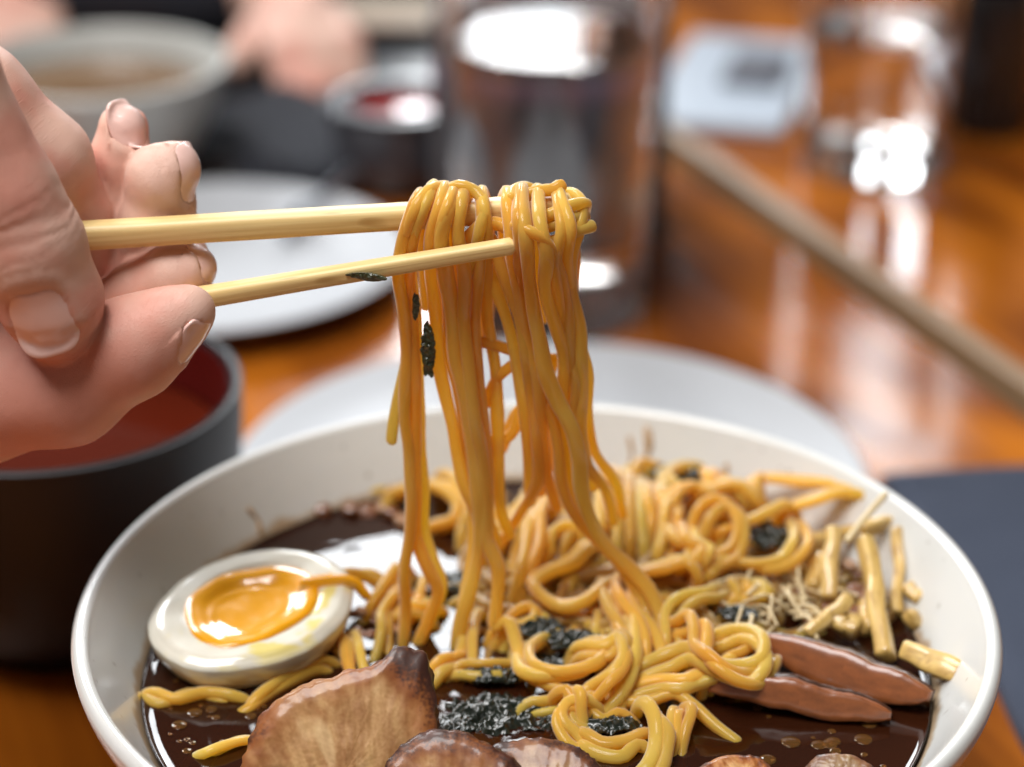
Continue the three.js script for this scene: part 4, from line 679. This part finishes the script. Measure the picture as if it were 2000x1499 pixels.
// black tray with a folded charcoal cloth, a sauce cup and a pale card beyond
const trayAt = [-99.1, 4.0, -558.0];
{
  const w = 205, d = 210, tray = thing('tray', 'black lacquer tray beyond the hand', 'tray', [trayAt[0] + 8, 0.4, trayAt[2] - 30]);
  part('tray_base', new RoundedBoxGeometry(w * MM, 5 * MM, d * MM, 3, 2 * MM).translate(0, 2.6 * MM, 0), blackware, tray);
  for (const [x, z, lw, ld] of [[0, d / 2 - 2, w, 4], [0, -d / 2 + 2, w, 4], [w / 2 - 2, 0, 4, d - 8.2], [-w / 2 + 2, 0, 4, d - 8.2]]) part('tray_rim', new RoundedBoxGeometry(lw * MM, 10 * MM, ld * MM, 3, 1.6 * MM).translate(x * MM, 10.3 * MM, z * MM), blackware, tray);
}
napkin(78, 120, 12, 5, charcoal, 'charcoal folded cloth lying on the black tray', [...[-106.5, 8.0, -520.0]].map((v, i) => (i === 1 ? 6 : v)), 0.5);
{
  const p = [-56.6, 42.0, -486.9], cup = thing('sauce_cup', 'small grey rimmed black cup of red sauce on the tray', 'cup', [p[0], 6, p[2]]);
  part('cup_body', lathe([[0, 5], [18, 6], [22, 10], [24, 34], [25, 35.6], [32, 36], [33, 35], [31, 32], [28, 10], [24, 1], [22, 0], [0, 0.4]], 80, 60), phys({ color: rgb(0.06, 0.06, 0.07), roughness: 0.3, clearcoat: 0.6, clearcoatRoughness: 0.12 }), cup);
  part('red_sauce', lathe([[0, 7], [18, 8], [21, 12], [23.2, 30], [20, 30.4], [0, 30.6]], 64), phys({ color: rgb(0.34, 0.012, 0.008), roughness: 0.15, clearcoat: 1, clearcoatRoughness: 0.05 }), cup);
}
{
  const p = [-88.9, 2.0, -773.0]; const g = new RoundedBoxGeometry(0.13, 0.003, 0.05, 2, 0.001);
  const m = single('paper_menu', g, new THREE.MeshStandardMaterial({ color: rgb(0.6, 0.5, 0.4), roughness: 0.8 }), 'pale paper menu lying beyond the black tray', 'menu'); m.position.copy(V(p)).setY(0.002); m.rotation.y = -0.08;
}
// far soup bowl with a white spoon
{
  const p = [-188.2, 58.0, -488.2], b = thing('soup_bowl', 'small grey-white bowl of brown soup at the far side of the table', 'bowl', [p[0], 0.4, p[2]]);
  part('bowl_body', lathe([[0, 8], [22, 10], [38, 22], [48, 40], [54, 56], [56, 58], [58, 57], [57, 53], [50, 36], [40, 18], [28, 7], [26, 0], [22, 0], [21, 3], [0, 4]], 96, 80), phys({ color: rgb(0.5, 0.5, 0.47), roughness: 0.35, clearcoat: 0.4, clearcoatRoughness: 0.15 }), b);
  part('brown_soup', lathe([[0, 11], [20, 12], [36, 24], [45, 41], [47.6, 46.5], [40, 46.2], [0, 46.2]], 80), phys({ color: rgb(0.17, 0.085, 0.03), roughness: 0.25, clearcoat: 0.6, clearcoatRoughness: 0.1 }), b);
  const s = thing('soup_spoon', 'white ceramic spoon lying before the far soup bowl', 'spoon', [...[-216.1, 4.0, -565.8]].map((v, i) => (i === 1 ? 0.5 : v)));
  part('handle', strand([[0, 9, 30], [0, 8, 10], [0, 5, -8]], 5, { flat: 0.45, sq: 2.4 }), plateMat, s); part('spoon_bowl', new THREE.SphereGeometry(13 * MM, 32, 20, 0, Math.PI * 2, Math.PI / 2, Math.PI / 2).scale(1, 0.7, 1.4).translate(0, 9.2 * MM, -24 * MM), plateMat, s);
}
// steel spoon on the far plate
{
  const a = [-74.2, 20.0, -451.1], b = [-99.2, 12.0, -407.4]; single('teaspoon', strand([a, a.map((v, i) => mix(v, b[i], 0.5)), b], 4.2, { flat: 0.4, sq: 2.2, taper: (t) => 0.7 + 0.9 * smooth(0.6, 0.9, t) }), phys({ color: rgb(0.55, 0.58, 0.63), metalness: 0.9, roughness: 0.3 }), 'steel spoon leaning from the tray onto the white plate', 'spoon');
}
// glasses of water
const glassMat = phys({ color: 0xffffff, roughness: 0.02, transmission: 1, thickness: 0.003, ior: 1.48 });
const waterMat = phys({ color: 0xffffff, roughness: 0.0, transmission: 1, thickness: 0.05, ior: 1.33 });
function glass(p, r0, r1, h, level, label, waterLabel) {
  const wall = 2.2, base = 11, inR = (y) => mix(r0, r1, y / h) - wall;
  const g = single('water_glass', lathe([[0, 0.3], [r0 - 3, 0], [r0 - 0.8, 0.8], [r0, 3], [mix(r0, r1, 0.5), h / 2], [r1, h - 1], [r1 - 1, h], [r1 - wall, h - 1], [inR(h / 2), h / 2], [inR(base + 8), base + 8], [inR(base) - 2, base + 1.4], [inR(base) - 8, base], [0, base - 0.6]], 96), glassMat, label, 'glass');
  g.position.copy(V([p[0], 0.5, p[2]]));
  const w = single('drinking_water', lathe([[0, base + 0.3 - 0.6], [inR(base) - 8.2, base + 0.5], [inR(base) - 2.4, base + 2], [inR(base + 8) - 0.4, base + 8.4], [inR(level) - 0.4, level + 0.7], [inR(level) - 2.2, level + 0.05], [inR(level) - 6, level], [0, level]], 96), waterMat, waterLabel, 'water');
  w.position.copy(g.position);
}
glass([8.8, 0.0, -346.0], 36, 42, 152, 108, 'tall tumbler of water behind the lifted noodles', 'water nearly filling the tumbler behind the lifted noodles');
glass([161.5, 0.0, -516.4], 33, 38, 132, 64, 'glass of water farther along the table by the grey tray', 'water in the glass by the grey tray');
// unseen dark block added behind the tumbler to darken the view through it
{
  const p = [11.3, 0.0, -420.5], n = thing('added_dark_block', 'dark grey block added behind the tumbler to darken the glass', 'added block', [p[0], 0.4, p[2] - 25]); n.rotation.y = -0.06;
  const m = phys({ color: rgb(0.07, 0.068, 0.075), roughness: 0.5 });
  part('block_body', new RoundedBoxGeometry(0.098, 0.098, 0.05, 4, 0.004).translate(0, 0.049, 0), m, n);
  part('band', new RoundedBoxGeometry(0.0986, 0.012, 0.0506, 4, 0.003).translate(0, 0.072, 0), phys({ color: rgb(0.16, 0.11, 0.15), roughness: 0.5 }), n);
  part('block_top', new RoundedBoxGeometry(0.076, 0.02, 0.036, 3, 0.002).translate(0, 0.105, 0), new THREE.MeshStandardMaterial({ color: rgb(0.3, 0.29, 0.3), roughness: 0.9 }), n);
}
// grey card tray with a dark card
{
  const p = [108.3, 4.0, -631.9], t = thing('bill_tray', 'pale blue-grey bill tray with a dark slot on the far table', 'tray', [p[0], 0.5, p[2]]); t.rotation.y = -0.25;
  const m = phys({ color: rgb(0.42, 0.48, 0.56), roughness: 0.35, clearcoat: 0.4 });
  part('tray_base', new RoundedBoxGeometry(0.07, 0.006, 0.15, 3, 0.002).translate(0, 0.0035, 0), m, t);
  part('card', new RoundedBoxGeometry(0.03, 0.003, 0.055, 2, 0.001).translate(0.01, 0.009, -0.01), phys({ color: rgb(0.03, 0.03, 0.05), roughness: 0.4 }), t);
}
// dark bottle and wooden bowl at the right edge
{
  const p = [224.6, 0.0, -570.0]; single('sauce_bottle', lathe([[0, 0.5], [18, 0], [20, 3], [20, 62], [17, 76], [9, 92], [8, 112], [9.5, 113], [9.5, 128], [0, 129]], 64), blackware, 'black sauce bottle standing past the second glass', 'bottle').position.copy(V([p[0], 0.4, p[2]]));
  const q = [264.2, 0.0, -618.8]; single('wooden_bowl', lathe([[0, 8], [24, 10], [40, 24], [50, 52], [52, 54], [54, 52], [46, 26], [30, 4], [26, 0], [0, 0.5]], 80, 50), phys({ color: rgb(0.55, 0.27, 0.1), roughness: 0.45, clearcoat: 0.3 }), 'light wooden bowl beside the black sauce bottle', 'bowl').position.copy(V([q[0], 0.4, q[2]]));
}
// the diner opposite: dark sweater, forearms on the table
{
  const who = thing('person', 'person in a dark navy sweater sitting opposite with forearms on the table', 'person');
  const J = (p, r) => [...p, r], h = [-116.4, 24.0, -584.2], l = [-272.8, 22.0, -634.9], bx = -250, bz = -1040;
  const hand = (w, dir, side) => {
    const [x, y, z] = w, c = [chain([[x - dir[0] * 50, y + 14, z - dir[1] * 50, 20], [x, y + 8, z, 18], [x + dir[0] * 26, y + 6, z + dir[1] * 26, 16]], 10)];
    for (let i = 0; i < 4; i++) { const o = (i - 1.5) * 11, fx = x - dir[1] * o, fz = z + dir[0] * o; c.push(chain([[fx + dir[0] * 22, y + 8, fz + dir[1] * 22, 9.5], [fx + dir[0] * 48, y + 2, fz + dir[1] * 48, 8.6], [fx + dir[0] * (62 + (i % 3) * 4), y - 12, fz + dir[1] * (62 + (i % 3) * 4), 7.6]], 4)); }
    c.push(chain([[x - dir[1] * 18 * side, y, z + dir[0] * 18 * side, 11], [x - dir[1] * 34 * side + dir[0] * 26, y - 6, z + dir[0] * 34 * side + dir[1] * 26, 9]], 4));
    return (px, py, pz) => { let d = 1e9; for (const f of c) d = smin(d, f(px, py, pz), 6); return d; };
  };
  const hr = [h[0], 30, h[2] - 55], hl = [l[0], 26, l[2] - 60], right = hand(hr, [0.3, 0.954], 1), left = hand(hl, [0.25, 0.968], -1);
  const armR = chain([[hr[0] - 12, 40, hr[2] - 40, 22], [hr[0] - 90, 46, hr[2] - 70, 30]], 10), armL = chain([[hl[0] - 8, 40, hl[2] - 50, 24], [hl[0] - 60, 60, hl[2] - 250, 34]], 10);
  const body = (x, y, z) => smin(smin(right(x, y, z), left(x, y, z), 4), Math.min(armR(x, y, z), armL(x, y, z)), 10);
  part('body', skinOf(body, [-420, -10, -960], [40, 130, -400], 5, skinTint(3)), skinMat, who);
  const sleeves = [chain([[hr[0] - 48, 40, hr[2] - 52, 34], [hr[0] - 200, 44, hr[2] - 70, 42], [bx - 60, 60, bz + 90, 60]], 20), chain([[hl[0] - 40, 54, hl[2] - 190, 38], [hl[0] - 70, 66, hl[2] - 270, 44], [bx - 190, 300, bz + 30, 62]], 20)];
  const torso = (x, y, z) => { const f = Math.hypot((x - bx) / 190, (z - bz) / 120); const side = (f - mix(1, 0.85, smooth(0, 330, y))) * 120; return Math.max(side, Math.abs(y - 60) - 320); };
  const wear = (x, y, z) => smin(smin(torso(x, y, z), sleeves[0](x, y, z), 40), sleeves[1](x, y, z), 40) + 4 * fbm(x * 0.012, y * 0.012, z * 0.012, 3);
  part('sweater', skinOf(wear, [-560, -280, -1290], [120, 420, -560], 12, null), cloth(rgb(0.012, 0.014, 0.022)), who);
}

renderer.render(scene, camera);
